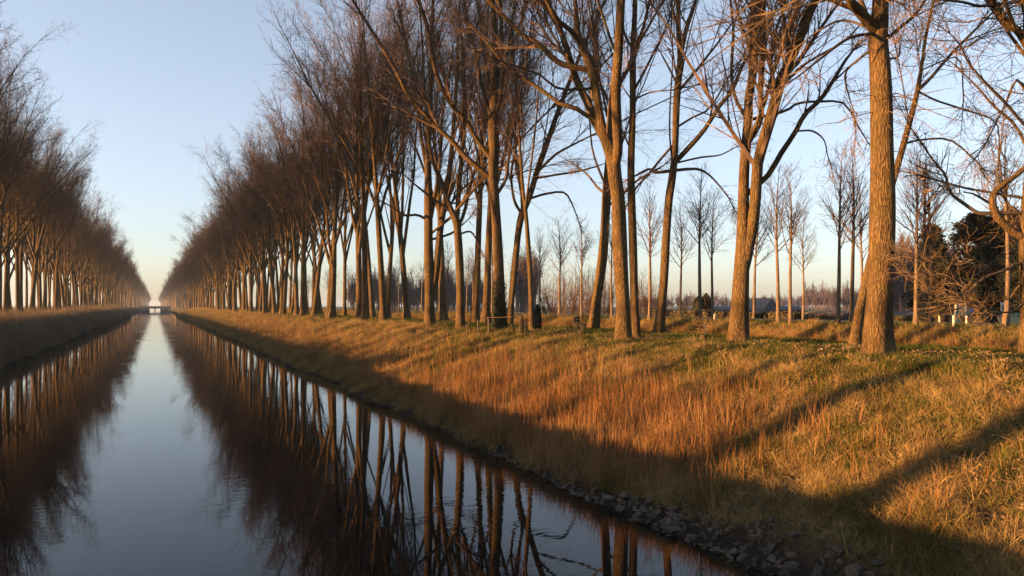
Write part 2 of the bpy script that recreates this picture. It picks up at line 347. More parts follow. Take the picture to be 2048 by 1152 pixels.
# --- trees traced near the camera: (x, y, width) polylines in photograph pixels at the tree's own depth
def traced(label, X, trunk, limbs, seed, H=27.0, n2=70, n3=900, n4=3400, r_tw=.0055, droop=0.0, wander=.11, up=.05, sides=18, extra=None, top=True, autolimb=6, tw_mat=None, l4=(.4, .9), epi=0, limb_depth=2.2, px_base=None):
    r = np.random.default_rng(seed); bx = trunk[0][0] if px_base is None else px_base
    x0, y0, d0 = XY(bx, X); z0 = float(zg(x0, y0)) - .1; org = np.array([x0, y0, z0])
    def line(pts, dd0, dd1):
        n = len(pts); return np.array([W(p[0], p[1], d0 + dd0 + (dd1 - dd0) * i / max(1, n - 1)) for i, p in enumerate(pts)]) - org, np.array([p[2] / F * d0 / 2 for p in pts])
    TP, TR = line(trunk, 0, 0); TP[0] = (0, 0, 0)
    tops = []
    def extend(P, Rd, want):
        """carry a stem that leaves the picture on to its real height"""
        dv = P[-1] - P[-2]; dv = dv / np.linalg.norm(dv); Lx = max(1.5, (want - P[-1][2]) / max(.45, dv[2])); K = 6
        E, ER = grow(r, P[-1:].copy(), dv[None], np.array([Lx]), np.array([Rd[-1]]), K, .06, .03, .12)
        return np.vstack([P, E[0, 1:]]), np.concatenate([Rd, ER[0, 1:]])
    if top: TP, TR = extend(TP, TR, H * r.uniform(.85, 1))
    K = 60; TPs = smoothline(TP, K); u = np.linspace(0, len(TP) - 1, K); TRs = np.interp(u, np.arange(len(TR)), TR)
    # a dense, even foot so that the root flare is round
    s = np.concatenate([[0], np.cumsum(np.linalg.norm(np.diff(TPs, axis=0), axis=1))]); si = np.concatenate([np.linspace(0, 2.5, 16), np.linspace(2.5, s[-1], 70)[1:]])
    TPs = np.stack([np.interp(si, s, TPs[:, j]) for j in range(3)], -1); TRs = np.interp(si, s, TRs)
    t = thing('poplar_tree', label, 'tree', tuple(org), 0, 'poplars close by on the right bank')
    V, Q = flare(TPs, TRs, sides, h=.4, amt=.26, lob=.10, ph=seed); me = mesh_np('trunk', V, Q, M_BARK); obj('trunk', me, t)
    P1, R1, PD, RD = [], [], [], []
    def addlimb(P, Rd, name='limb'):
        k = 24; Ps = smoothline(P, k); Rs = np.interp(np.linspace(0, len(P) - 1, k), np.arange(len(Rd)), Rd)
        V, Q = tubes(Ps[None], Rs[None], 10 if Rs[0] > .04 else 6); obj(name, mesh_np('limb', V, Q, M_BARK if Rs[0] > .09 else M_LIMB), t)
        j = np.linspace(0, k - 1, 10).astype(int); P1.append(Ps[j]); R1.append(Rs[j])
    for lb in limbs:
        go_on = lb[0] if isinstance(lb[0], bool) else True; pts = [p for p in lb if not isinstance(p, bool)]
        P, Rd = line(pts, 0, r.uniform(-limb_depth, limb_depth))
        k = np.argmin(np.linalg.norm(TPs - P[0], axis=1))
        if np.linalg.norm(TPs[k] - P[0]) < 1.0: P[0] = TPs[k]
        if go_on: P, Rd = extend(P, Rd, H * r.uniform(.7, .95))
        else:
            dv = norm(P[-1] - P[-2]); E, ER = grow(r, P[-1:].copy(), dv[None], np.array([r.uniform(1.2, 2.4)]), np.array([Rd[-1]]), 6, .10, -.01, .12); P, Rd = np.vstack([P, E[0, 1:]]), np.concatenate([Rd, ER[0, 1:]])
        addlimb(P, Rd)
        if not go_on: PD.append(P1[-1]); RD.append(R1[-1])
    hi = TPs[:, 2] > 7.5
    if autolimb and hi.sum() > 4:
        ii = np.linspace(np.where(hi)[0][0], len(TPs) - 4, autolimb).astype(int); az = r.uniform(0, 6.28) + np.arange(autolimb) * 2.4
        tl = np.radians(r.uniform(14, 30, autolimb)); D = np.stack([np.cos(az) * np.sin(tl), np.sin(az) * np.sin(tl), np.cos(tl)], -1)
        A, AR = grow(r, TPs[ii], D, (H - TPs[ii, 2]) * r.uniform(.4, .6, autolimb) + 1.5, np.maximum(TRs[ii] * .28, .025), 8, .06, .04, .15)
        for a, b in zip(A, AR): addlimb(a, b)
    j = np.linspace(int(np.argmax(TPs[:, 2] > min(6.5, TPs[:, 2].max() * .6))), len(TPs) - 1, 10).astype(int); P1.append(TPs[j]); R1.append(TRs[j] * .5)
    cr = foliage(r, np.array(P1), np.array(R1), n2, n3, n4, rmin=r_tw, droop=droop, wander=wander, up=up, l2=.32, l4=l4, a2=(14, 38), a3=(18, 50))
    if PD:    # fine side twigs along the spreading lower limbs
        A = np.array(PD); n = 22 * len(PD); S, D, L, rd = spawn(r, A, np.array(RD), n, .3, 25, 65, .2, .5, .6, tpow=.7); A2, B2 = grow(r, S, D, L, np.clip(rd, .006, .014), 5, .16, -.01, .4); cr.add(*tubes(A2, B2, 3))
        S, D, L, rd = spawn(r, A2, B2, n * 4, .1, 25, 65, .45, .25, .7); A3, B3 = grow(r, S, D, L, np.clip(rd, .0045, .007), 3, .2, 0, .5); cr.add(*tubes(A3, B3, 3))
    if epi:   # tangle of thin shoots from the old pruning wounds on the stem
        sel = np.where((TPs[:, 2] > 6.2) & (TPs[:, 2] < 11))[0]; ii = r.choice(sel, epi); D = norm(np.stack([r.normal(0, 1, epi), r.normal(0, 1, epi), r.uniform(-.2, .5, epi)], -1))
        A, AR = grow(r, TPs[ii], D, r.uniform(1.0, 2.6, epi), r.uniform(.008, .016, epi), 7, .25, -.02, .4); cr.add(*tubes(A, AR, 4))
        S, D, L, rd = spawn(r, A, AR, epi * 6, .1, 30, 80, .4, .25, .7); A2, B2 = grow(r, S, D, L, np.clip(rd, .005, .009), 4, .25, 0, .5); cr.add(*tubes(A2, B2, 3))
    obj('crown', cr.mesh('crown', tw_mat or M_TWIG), t)
    return t, TPs + org, TRs

traced('thickest poplar trunk in full sun, standing nearest the water at the right', 16.9,
       [(1757, 712, 56), (1757, 690, 54), (1757, 640, 52), (1762, 510, 48), (1765, 382, 46), (1764, 280, 43), (1763, 187, 40), (1760, 125, 37), (1756, 78, 37), (1760, 30, 34), (1762, -20, 30)],
       [[(1742, 60, 22), (1718, 22, 20), (1700, 0, 16), (1672, -60, 13)], [(1772, 82, 7), (1800, 55, 7), (1830, 30, 6), (1850, 0, 6), (1880, -60, 4)],
        [False, (1750, 95, 6), (1715, 120, 5), (1690, 150, 4), (1700, 200, 3)], [False, (1772, 110, 5), (1795, 115, 4), (1800, 95, 3)], [False, (1750, 60, 7), (1700, 75, 6), (1650, 110, 5), (1600, 150, 3)],
        [False, (1750, 70, 6), (1690, 40, 5), (1640, 60, 4), (1600, 90, 3)]], 1, epi=60, tw_mat=M_TWIGN, n2=60, n3=800, n4=2600, droop=.02, r_tw=.0055, sides=26)
traced('slender poplar leaning right behind the thickest trunk', 21.0,
       [(1708, 690, 22), (1716, 640, 19), (1728, 580, 17), (1752, 480, 15), (1790, 350, 13), (1815, 260, 11), (1834, 185, 10), (1845, 120, 6), (1852, 70, 6), (1868, 0, 5)],
       [[(1834, 186, 8), (1862, 155, 7), (1905, 105, 6), (1950, 60, 5), (1985, 25, 4)], [False, (1838, 183, 4), (1870, 200, 4), (1930, 220, 4), (1992, 245, 3), (1998, 310, 3)],
        [False, (1808, 292, 5), (1840, 280, 4), (1900, 280, 4), (1950, 320, 3)], [False, (1878, 140, 3), (1915, 115, 3), (1926, 180, 3)]],
       2, H=20, n2=80, n3=800, n4=2200, autolimb=2, tw_mat=M_TWIGN, droop=.03, wander=.16, sides=14)
traced('twin-stemmed poplar, left stem lit and right stem dark, left of the thickest trunk', 18.6,
       [(1476, 686, 40), (1478, 650, 37), (1482, 567, 33), (1486, 483, 25), (1487, 400, 22), (1489, 330, 20), (1496, 240, 18), (1497, 200, 17), (1506, 140, 17), (1510, 60, 18), (1512, 0, 17)],
       [[(1490, 560, 24), (1500, 480, 23), (1511, 400, 22), (1515, 330, 21), (1528, 280, 22), (1546, 220, 22), (1562, 160, 20), (1590, 100, 19), (1613, 40, 19), (1630, 0, 17)],
        [(1519, 300, 12), (1521, 240, 11), (1521, 180, 11), (1525, 100, 12), (1528, 0, 9)], [(1500, 290, 8), (1516, 240, 8), (1532, 195, 8), (1551, 130, 8), (1572, 80, 8), (1590, 30, 7), (1597, 0, 6)],
        [(1488, 240, 8), (1470, 195, 7), (1463, 140, 7), (1467, 60, 6), (1461, 0, 5)], [False, (1513, 400, 11), (1535, 352, 11), (1560, 310, 11), (1590, 265, 10), (1610, 228, 10), (1642, 198, 9), (1667, 160, 8), (1690, 122, 6)],
        [False, (1545, 242, 7), (1570, 222, 6), (1595, 207, 5), (1640, 203, 5), (1690, 208, 4), (1720, 260, 3)], [False, (1572, 165, 5), (1600, 135, 5), (1640, 110, 5), (1690, 82, 4), (1720, 50, 3)],
        [False, (1597, 262, 4), (1625, 262, 4), (1648, 280, 3), (1655, 310, 2)], [(1500, 140, 6), (1492, 75, 6), (1480, 40, 5), (1470, 0, 4)]], 3, n2=90, n3=1000, n4=3600)
traced('lit poplar with deeply ridged bark and a long limb reaching left, beside a darker stem', 16.3,
       [(1246, 680, 33), (1247, 640, 29), (1246, 600, 28), (1240, 500, 29), (1236, 400, 28), (1230, 360, 28), (1224, 312, 27), (1210, 275, 21), (1203, 250, 18), (1197, 215, 17), (1186, 150, 17), (1168, 100, 15), (1155, 70, 12), (1150, 0, 9)],
       [[(1213, 290, 20), (1190, 240, 20), (1175, 205, 17), (1160, 175, 15), (1146, 140, 15), (1128, 80, 13), (1108, 35, 12), (1080, 0, 10)],
        [False, (1193, 250, 10), (1175, 232, 9), (1150, 216, 9), (1120, 207, 8), (1090, 185, 8), (1060, 165, 7), (1030, 148, 7), (1000, 118, 6), (975, 85, 5), (950, 60, 3)],
        [(1148, 148, 12), (1128, 130, 12), (1105, 115, 12), (1080, 90, 11), (1052, 75, 10), (1030, 55, 10), (1005, 30, 9), (975, 0, 8)], [(1165, 95, 10), (1140, 60, 10), (1112, 36, 9), (1080, -20, 8)],
        [(1233, 345, 20), (1236, 300, 20), (1233, 230, 20), (1232, 180, 19), (1237, 100, 18), (1243, 0, 14)], [False, (1218, 180, 5), (1200, 130, 4), (1185, 60, 4), (1176, 0, 3)],
        [False, (1240, 120, 5), (1225, 90, 6), (1205, 30, 5), (1195, 0, 5)], [False, (1150, 185, 5), (1120, 178, 5), (1080, 150, 4), (1040, 135, 4), (1010, 125, 3)]], 4, n2=110, n3=1100, n4=3800, sides=22)
traced('straight shaded poplar right behind the ridged lit trunk', 17.6,
       [(1272, 672, 19), (1269, 600, 17), (1266, 500, 16), (1263, 400, 16), (1262, 330, 14), (1265, 250, 13), (1266, 185, 13), (1266, 100, 12), (1270, 0, 10)],
       [[(1266, 185, 6), (1285, 150, 5), (1305, 110, 5), (1325, 70, 4), (1345, 20, 4)], [(1262, 105, 5), (1250, 70, 5), (1240, 20, 4)], [(1268, 100, 6), (1285, 60, 6), (1300, 0, 5)], [False, (1266, 205, 4), (1300, 185, 3), (1340, 180, 2)]], 5, n2=70, n3=700, n4=2400, sides=14)
traced('dark poplar leaning right, half hidden behind the ridged lit trunk', 21.3,
       [(1187, 662, 23), (1193, 600, 20), (1203, 530, 19), (1209, 470, 18), (1213, 400, 18), (1217, 340, 17), (1222, 260, 14), (1230, 150, 11), (1245, 0, 8)],
       [False and [] or [False, (1212, 392, 6), (1195, 375, 5), (1180, 355, 4), (1162, 338, 3)], [False, (1214, 372, 5), (1200, 345, 5), (1185, 300, 4), (1180, 250, 3)], [False, (1217, 415, 6), (1240, 395, 5), (1262, 370, 5), (1300, 345, 4)], [(1220, 330, 9), (1200, 230, 7), (1190, 100, 5)]], 6, n2=60, n3=600, n4=2000, sides=12)
traced('lit poplar leaning right between the ridged trunk and the twin-stemmed one', 21.4,
       [(1317, 668, 22), (1322, 620, 19), (1327, 567, 17), (1332, 483, 16), (1338, 400, 16), (1344, 360, 15), (1350, 300, 13), (1353, 200, 14), (1361, 115, 13), (1357, 60, 10), (1357, 0, 8)],
       [[(1362, 112, 9), (1372, 60, 9), (1382, 30, 9), (1392, 0, 8)], [(1352, 332, 11), (1387, 285, 10), (1412, 255, 9), (1440, 210, 9), (1464, 182, 8), (1486, 128, 7), (1512, 90, 5)],
        [False, (1346, 347, 7), (1310, 345, 6), (1298, 338, 5), (1270, 352, 4)], [False, (1352, 347, 7), (1380, 338, 6), (1402, 340, 5), (1425, 356, 4), (1455, 392, 3)], [(1358, 190, 6), (1372, 165, 6), (1392, 142, 6), (1415, 112, 5), (1440, 80, 4)],
        [False, (1345, 290, 5), (1320, 320, 5), (1300, 345, 5), (1275, 372, 4)], [False, (1352, 170, 4), (1340, 140, 4), (1325, 112, 3)], [False, (1355, 330, 4), (1400, 315, 4), (1440, 310, 3), (1470, 295, 2)], [False, (1360, 260, 5), (1385, 235, 4), (1420, 215, 4), (1460, 150, 3)]], 7, n2=80, n3=800, n4=2800, sides=14)
T5, P5, R5 = traced('ivy-clad poplar with two long limbs reaching left, beside the rusty railing', 16.0,
       [(1001, 664, 27), (1000, 620, 24), (998, 544, 21), (992, 430, 19), (986, 360, 20), (988, 300, 22), (986, 250, 22), (988, 200, 16), (990, 100, 14), (985, 0, 10)],
       [[(985, 358, 12), (952, 332, 11), (925, 307, 11), (898, 275, 10), (868, 250, 9), (842, 220, 9), (815, 188, 8), (799, 155, 8), (780, 120, 8), (755, 80, 7), (735, 48, 6), (705, 0, 5)],
        [(984, 320, 11), (955, 282, 10), (934, 245, 10), (910, 220, 10), (893, 193, 9), (879, 165, 9), (868, 130, 8), (860, 80, 8), (848, 30, 7), (835, 0, 6)], [(997, 395, 7), (1010, 362, 7), (1016, 330, 6), (1022, 280, 6), (1040, 200, 5)],
        [(992, 250, 8), (1000, 200, 8), (1005, 120, 7), (1000, 0, 6)], [(982, 230, 8), (965, 180, 7), (955, 120, 7), (940, 60, 6)], [(992, 180, 7), (1015, 100, 6), (1030, 0, 5)], [(986, 200, 6), (970, 130, 6), (960, 40, 5)]], 8, n2=120, n3=1200, n4=3800)
traced('dark forked poplar leaning right, just right of the ivy-clad one', 21.5,
       [(1019, 652, 14), (1024, 590, 13), (1031, 520, 13), (1037, 460, 13), (1045, 425, 14), (1060, 390, 12), (1075, 340, 12), (1093, 290, 11), (1110, 240, 10), (1125, 200, 9), (1140, 160, 8)],
       [[(1043, 425, 6), (1030, 405, 6), (1024, 375, 5), (1023, 340, 5), (1035, 280, 4)], [False, (1060, 398, 5), (1090, 388, 5), (1128, 385, 4), (1145, 410, 3), (1160, 450, 2)], [(1075, 350, 6), (1110, 310, 5), (1145, 290, 4), (1185, 270, 3)], [False, (1072, 362, 5), (1110, 350, 4), (1160, 342, 4), (1200, 330, 2)], [(1048, 420, 7), (1040, 370, 6), (1032, 330, 6), (1030, 260, 5)]], 9, n2=60, n3=600, n4=2000, sides=12)
traced('thin straight poplar stem beside the black ivy post', 17.0,
       [(1064, 660, 12), (1062, 600, 10), (1059, 530, 9), (1055, 470, 9), (1051, 420, 8), (1046, 380, 7), (1040, 300, 6), (1034, 200, 5)],
       [[(1050, 415, 5), (1058, 360, 4), (1068, 280, 4)]], 10, H=17, n2=30, n3=300, n4=900, sides=10, autolimb=3)
traced('lit poplar forking low into several stems, left of the ivy-clad one', 16.0,
       [(921, 657, 19), (921, 600, 17), (919, 530, 16), (915, 460, 16), (911, 440, 15), (900, 415, 11), (890, 385, 9), (880, 355, 9), (868, 330, 8), (858, 280, 7), (850, 200, 6)],
       [[(915, 450, 10), (917, 390, 10), (921, 340, 9), (925, 280, 9), (928, 180, 7)], [(918, 455, 7), (930, 420, 7), (938, 380, 7), (948, 345, 6), (965, 280, 5)], [False, (912, 440, 6), (895, 418, 5), (870, 400, 5), (850, 385, 5), (825, 365, 3)], [False, (924, 468, 4), (940, 463, 4), (952, 478, 3), (962, 500, 2)], [(915, 420, 7), (935, 395, 5), (960, 365, 5), (985, 340, 4)]], 11, n2=80, n3=900, n4=2800, sides=12)
traced('double-stemmed poplar, left stem lit, with a crooked low branch to the left', 15.8,
       [(860, 655, 23), (859, 600, 20), (858, 540, 19), (857, 470, 18), (857, 400, 17), (856, 330, 14), (856, 260, 12), (862, 150, 10), (866, 0, 7)],
       [[(866, 620, 14), (873, 540, 14), (878, 480, 13), (884, 440, 12), (890, 400, 11), (898, 350, 10), (905, 280, 9), (912, 180, 7)], [False, (850, 440, 6), (835, 430, 5), (812, 431, 5), (798, 424, 4), (780, 412, 3)], [(868, 460, 8), (872, 380, 8), (880, 320, 7), (884, 240, 6)],
        [False, (884, 480, 5), (900, 468, 5), (918, 455, 4), (935, 440, 2)], [(882, 470, 5), (895, 440, 6), (915, 420, 5), (935, 380, 4)], [(857, 350, 8), (845, 290, 7), (835, 220, 6)]], 12, n2=90, n3=950, n4=3000, sides=12)
# tree at the right edge of the picture
traced('crooked poplar at the right edge with drooping golden branches', 20.8,
       [(2062, 712, 40), (2060, 650, 34), (2058, 560, 32), (2055, 500, 30), (2058, 420, 28), (2066, 300, 26), (2066, 150, 25), (2060, 60, 24), (2052, 0, 20)],
       [[False, (2052, 490, 16), (2030, 466, 16), (2005, 445, 15), (1990, 428, 15), (1985, 405, 14), (1988, 386, 12), (2005, 370, 11), (2022, 358, 10), (2050, 335, 9), (2075, 290, 7)],
        [False, (1988, 428, 8), (1965, 427, 8), (1945, 419, 7), (1925, 405, 7), (1905, 390, 6), (1895, 370, 6), (1891, 350, 5), (1870, 325, 4), (1845, 290, 3)], [False, (1984, 395, 6), (1965, 382, 5), (1940, 378, 5), (1915, 372, 4), (1880, 362, 4)],
        [False, (2058, 520, 8), (2035, 527, 7), (2005, 543, 6), (1975, 552, 6), (1952, 570, 5), (1938, 592, 5), (1915, 607, 4), (1895, 600, 4), (1880, 575, 3)], [False, (1950, 572, 4), (1942, 555, 4), (1960, 545, 3), (1990, 520, 3)], [False, (1938, 595, 4), (1930, 610, 3), (1900, 620, 3), (1870, 600, 2)],
        [(2066, 100, 18), (2040, 66, 15), (2022, 52, 14), (2005, 35, 14), (1992, 12, 13), (1983, 0, 11)], [False, (1998, 18, 7), (1965, 12, 6), (1930, 5, 5), (1890, 0, 4)], [False, (2060, 260, 7), (2040, 240, 6), (2010, 205, 6), (1975, 170, 5), (1940, 130, 4), (1925, 100, 3)],
        [False, (2060, 330, 7), (2030, 250, 6), (1990, 215, 5), (1960, 180, 4), (1930, 150, 3)], [False, (2062, 200, 8), (2035, 160, 6), (2010, 210, 4), (1985, 260, 3)], [False, (2058, 450, 5), (2030, 420, 5), (2010, 400, 4), (1995, 350, 4), (2000, 300, 3)],
        [False, (2055, 560, 5), (2035, 575, 4), (2015, 600, 3), (2000, 570, 3)], [False, (2056, 600, 4), (2030, 620, 4), (2000, 625, 3), (1970, 615, 2)]],
       13, n2=110, n3=1000, n4=2600, r_tw=.005, tw_mat=M_TWIGN, droop=.05, wander=.24, up=.02, epi=60, limb_depth=1.5, autolimb=8)
# ivy on the T5 trunk
r = np.random.default_rng(5); sel = (P5[:, 2] > 2.8) & (P5[:, 2] < 5.6); ii = r.choice(np.where(sel)[0], 900); a = r.uniform(0, 6.28, 900)
a = np.where(r.random(900) < .72, r.uniform(2.4, 5.9, 900), a); hh = P5[ii, 2]; keep = r.random(900) < np.clip((5.9 - hh) / 2.2, .15, 1); ii, a = ii[keep], a[keep]; n = len(ii)
nrm = np.stack([np.cos(a), np.sin(a), np.zeros(n)], -1); c = P5[ii] + nrm * (R5[ii] * 1.12 + r.uniform(.0, .07, n))[:, None]; c[:, 2] += r.uniform(-.12, .12, n)
tu = np.stack([-np.sin(a), np.cos(a), np.zeros(n)], -1); tv = norm(np.stack([nrm[:, 0] * .5, nrm[:, 1] * .5, np.ones(n)], -1) + r.normal(0, .3, (n, 3))); s = r.uniform(.035, .075, n)[:, None]
V = np.stack([c - tu * s, c - tv * s, c + tu * s, c + tv * s * 1.1], 1).reshape(-1, 3) - np.array(T5.location)
M_IVY = plain('ivy_leaf', (.018, .026, .009), .5, .5, 9.0)
tag(obj('ivy', mesh_np('ivy', V, np.arange(n * 4).reshape(-1, 4), M_IVY, False), T5), 'dark ivy leaves on the trunk')

# --- the long avenue
r = np.random.default_rng(77)
FR, BR, LF, LB = [], [], [], []      # (x, y)
for px in (765, 735, 705, 673, 655, 628, 608, 590): x, y, d = XY(px, 16.3); FR.append((x + r.normal(0, .25), y))
y = FR[-1][1] + 6
while y < 455: FR.append((16.4 + r.normal(0, .35), y)); y += 6.1 + r.normal(0, .5)
for px in (972, 952, 899, 818, 783, 745, 690, 640): x, y, d = XY(px, 21.6); BR.append((x + r.normal(0, .25), y))
y = BR[-1][1] + 6
while y < 455: BR.append((21.7 + r.normal(0, .35), y)); y += 6.2 + r.normal(0, .5)
y = 17.0
while y < 455: LF.append((-17.2 + r.normal(0, .3), y + r.normal(0, .35))); y += 6.1
y = 15.0
while y < 455: LB.append((-22.6 + r.normal(0, .3), y + r.normal(0, .35))); y += 6.1
def avenue(row, where, first, lean_az, vis0=0):
    k = 0
    for i, (x, y) in enumerate(row):
        j = i - vis0
        if 0 <= j < 20: lb = ('%s bare poplar in from the left picture edge, %s' if vis0 else '%s bare poplar counting away from the camera, %s') % (ORD[min(19, j + first)], where)
        elif j < 0: lb = 'bare poplar beside the camera, ' + where
        else: lb = 'distant bare poplar far down the avenue, ' + where
        far = j >= 20 or j < 0
        if j + first >= 20 and not far: lb = 'distant bare poplar far down the avenue, ' + where
        kk = int(r.integers(len(VAR)))
        if kk == k: kk = (kk + 1) % len(VAR)
        k = kk
        t = place_poplar(x, y, kk, lb, 'poplars of the ' + where, (float(r.uniform(.92, 1.08)),) * 2 + (float(r.uniform(.88, 1.07)),), float(r.uniform(0, 6.28)))
        t.rotation_euler[0] = float(r.normal(0, .015)); t.rotation_euler[1] = lean_az + float(r.normal(0, .02))
avenue(FR, 'canal-side row on the right bank', 6, -.03)
avenue(BR, 'back row on the right bank', 5, .05)
vis = lambda row: sum(1 for x, y in row if (x * CT - y * ST) / (x * ST + y * CT) * F + 1024 < -40)
avenue(LF, 'canal-side row on the left bank', 0, .03, vis(LF))
avenue(LB, 'back row on the left bank', 0, -.03, vis(LB))
far_t = []
for X in (16.4, 21.7, -17.2, -22.6):
    y = 458.0
    while y < 2600: far_t.append((X + r.normal(0, .4), y)); y += 6.5 + (y - 450) * .006
far_t = np.array(far_t); n = len(far_t)
def merged_poplar(k):
    a, b = VAR[k]; me = bpy.data.meshes.new('far_poplar_%d' % k)
    V, Q, o = [], [], 0
    for m in (a, b):
        v = np.zeros(len(m.vertices) * 3, np.float32); m.vertices.foreach_get('co', v); q = np.zeros(len(m.loops), np.int32); m.loops.foreach_get('vertex_index', q)
        V.append(v.reshape(-1, 3)); Q.append(q.reshape(-1, 4) + o); o += len(V[-1])
    return mesh_np('far_poplar', np.concatenate(V), np.concatenate(Q), M_TWIG)
COL_POP = proto_collection('proto_poplar', [merged_poplar(k) for k in (0, 2, 4)])
scatter('distant_avenue_trees', COL_POP, np.c_[far_t, zg(far_t[:, 0], far_t[:, 1])], np.c_[np.zeros((n, 2)), r.uniform(0, 6.28, n)], np.repeat(r.uniform(.92, 1.08, (n, 1)), 3, 1), r.integers(0, 3, n),
        'mass of far poplars closing the end of the avenue', 'trees')

# --- young poplars along the road
M_YTWIG = plain('young_twig_shaded', (.0553, .0382, .0281), .8, .3, 3.0)  # darker and greyer: shade from the avenue crowns is put into the colour
def young_mesh(seed, H):
    r = np.random.default_rng(seed); K = 14; t = np.linspace(0, 1, K); z = t * H
    P = np.stack([np.sin(t * 5 + seed) * .12 * t * H / 8 + r.normal(0, .02) * z, np.cos(t * 4 + seed * 2) * .10 * t, z], -1); Rr = .105 * np.interp(t, [0, .5, 1], [1, .6, .08]) * H / 8
    mb = MB(); mb.add(*flare(P, Rr, 7, h=.2, amt=.3))
    n1 = 26; tt = np.sort(r.uniform(.42, .97, n1)); f = tt * (K - 1); a = np.minimum(f.astype(int), K - 2); fr = (f - a)[:, None]; S = P[a] * (1 - fr) + P[a + 1] * fr
    az = np.arange(n1) * 2.4 + r.normal(0, .5, n1); tl = np.radians(r.uniform(24, 48, n1)); D = np.stack([np.cos(az) * np.sin(tl), np.sin(az) * np.sin(tl), np.cos(tl)], -1)
    P1, R1 = grow(r, S, D, (1.05 - tt) * H * .42 + .5, np.maximum(Rr[a] * .42, .012), 6, .07, .06, .2)
    cr = MB(); cr.add(*tubes(P1, R1, 4))
    S, D, L, rd = spawn(r, P1, R1, 190, .1, 22, 50, .5, .4, .6); P2, R2 = grow(r, S, D, L, np.clip(rd, .006, .012), 4, .1, .07); cr.add(*tubes(P2, R2, 3))
    S, D, L, rd = spawn(r, P2, R2, 520, .1, 20, 55, .6, .25, .7); P3, R3 = grow(r, S, D, L, np.clip(rd, .0032, .005), 3, .12, .05); cr.add(*tubes(P3, R3, 3))
    return mb.mesh('young_trunk', M_YBARK, True), cr.mesh('young_crown', M_YTWIG)
YV = [young_mesh(s, h) for s, h in ((1, 8.0), (2, 7.4), (3, 8.4), (4, 7.0))]
r = np.random.default_rng(31)
YP = [(2013, 27.4, 'slender young poplar in front of the road sign'), (1832, 27.2, 'pale young poplar, left of a group of three beyond the thickest trunk'), (1846, 28.0, 'shaded young poplar, middle of the group of three beyond the thickest trunk'), (1858, 28.2, 'thin young poplar, right of the group of three beyond the thickest trunk'),
      (1722, 34.6, 'shaded young poplar half behind the thickest trunk'), (1704, 28.0, 'young poplar just left of the thickest trunk'), (1676, 27.2, 'lit young poplar in front of the low brown shed'), (1606, 35.0, 'small young poplar standing alone in the field left of the shed'),
      (1581, 27.2, 'right one of two young poplars by the far farmhouse'), (1556, 27.2, 'left one of two young poplars by the far farmhouse'), (1507, 34.6, 'thin pale young poplar in front of the farmhouse roof'), (1425, 27.6, 'young poplar beside a white roadside post'),
      (1400, 27.2, 'young poplar in front of the dark clipped evergreen'), (1361, 27.6, 'young poplar just right of the leaning lit poplar'), (1299, 27.3, 'young poplar between the ridged trunk and the leaning lit poplar'), (1224, 27.5, 'young poplar showing left of the ridged lit trunk'),
      (1163, 27.3, 'young poplar in front of the red thicket, right one'), (1119, 27.3, 'young poplar in front of the red thicket, left one'), (1079, 34.0, 'thin young poplar behind the black ivy post'), (1049, 34.0, 'thin young poplar left of the thin straight stem'),
      (984, 27.6, 'young poplar showing beside the ivy-clad trunk'), (946, 27.8, 'young poplar between the dark leaning stems'), (933, 34.0, 'pale young poplar right of the low-forking poplar'), (896, 27.3, 'young poplar left of the low-forking poplar'), (887, 33.8, 'thin young poplar right of the double-stemmed poplar'), (879, 27.5, 'young poplar touching the double-stemmed poplar'),
      (843, 33.8, 'thin young poplar left of the double-stemmed poplar'), (798, 27.3, 'bushy young poplar in the gap of the back row'), (776, 34.0, 'faint young poplar left of the bushy one')]
for i, (px, X, lb) in enumerate(YP):
    x, y, d = XY(px, X); k = i % 4
    t = thing('young_poplar', lb, 'tree', (x, y, float(zg(x, y)) - .05), float(r.uniform(0, 6.28)), 'young poplars along the road', float(r.uniform(.88, 1.08)))
    obj('trunk', YV[k][0], t); obj('crown', YV[k][1], t)
# more of the same row, glimpsed between the trunks of the avenue
y = 108.0
for i in range(14):
    t = thing('young_poplar', 'faint young poplar glimpsed between the avenue trunks', 'tree', (27.4 + r.normal(0, .3), y, 3.1), float(r.uniform(0, 6.28)), 'young poplars glimpsed far along the road', float(r.uniform(.9, 1.1)))
    k = i % 4; obj('trunk', YV[k][0], t); obj('crown', YV[k][1], t); y += 9 + r.normal(0, 1)

# --- thicket of shrubs beyond the road
def shrub_mesh(seed, H, ns=16):
    r = np.random.default_rng(seed); az = r.uniform(0, 6.28, ns); tl = np.radians(r.uniform(2, 24, ns)); D = np.stack([np.cos(az) * np.sin(tl), np.sin(az) * np.sin(tl), np.cos(tl)], -1)
    S = np.c_[r.normal(0, .5, (ns, 2)), np.zeros(ns)]
    P1, R1 = grow(r, S, D, r.uniform(.6, 1, ns) * H, r.uniform(.02, .05, ns), 8, .07, .04, .2); st = MB(); st.add(*tubes(P1, R1, 5))
    cr = MB(); S, D, L, rd = spawn(r, P1, R1, 170, .08, 18, 45, .4, .5, .6); P2, R2 = grow(r, S, D, L, np.clip(rd, .008, .018), 4, .12, .06); cr.add(*tubes(P2, R2, 3))
    S, D, L, rd = spawn(r, P2, R2, 620, .1, 20, 55, .6, .35, .7); P3, R3 = grow(r, S, D, L, np.clip(rd, .006, .009), 3, .14, .05); cr.add(*tubes(P3, R3, 3))
    return st.mesh('shrub_stems', M_LIMB), cr.mesh('shrub_twigs', M_RED)
M_RED = plain('red_twig', (.0680, .0360, .0256), .8, .3, 3.0)
SV = [shrub_mesh(s, h) for s, h in ((1, 5.6), (2, 5.0), (3, 6.2))]
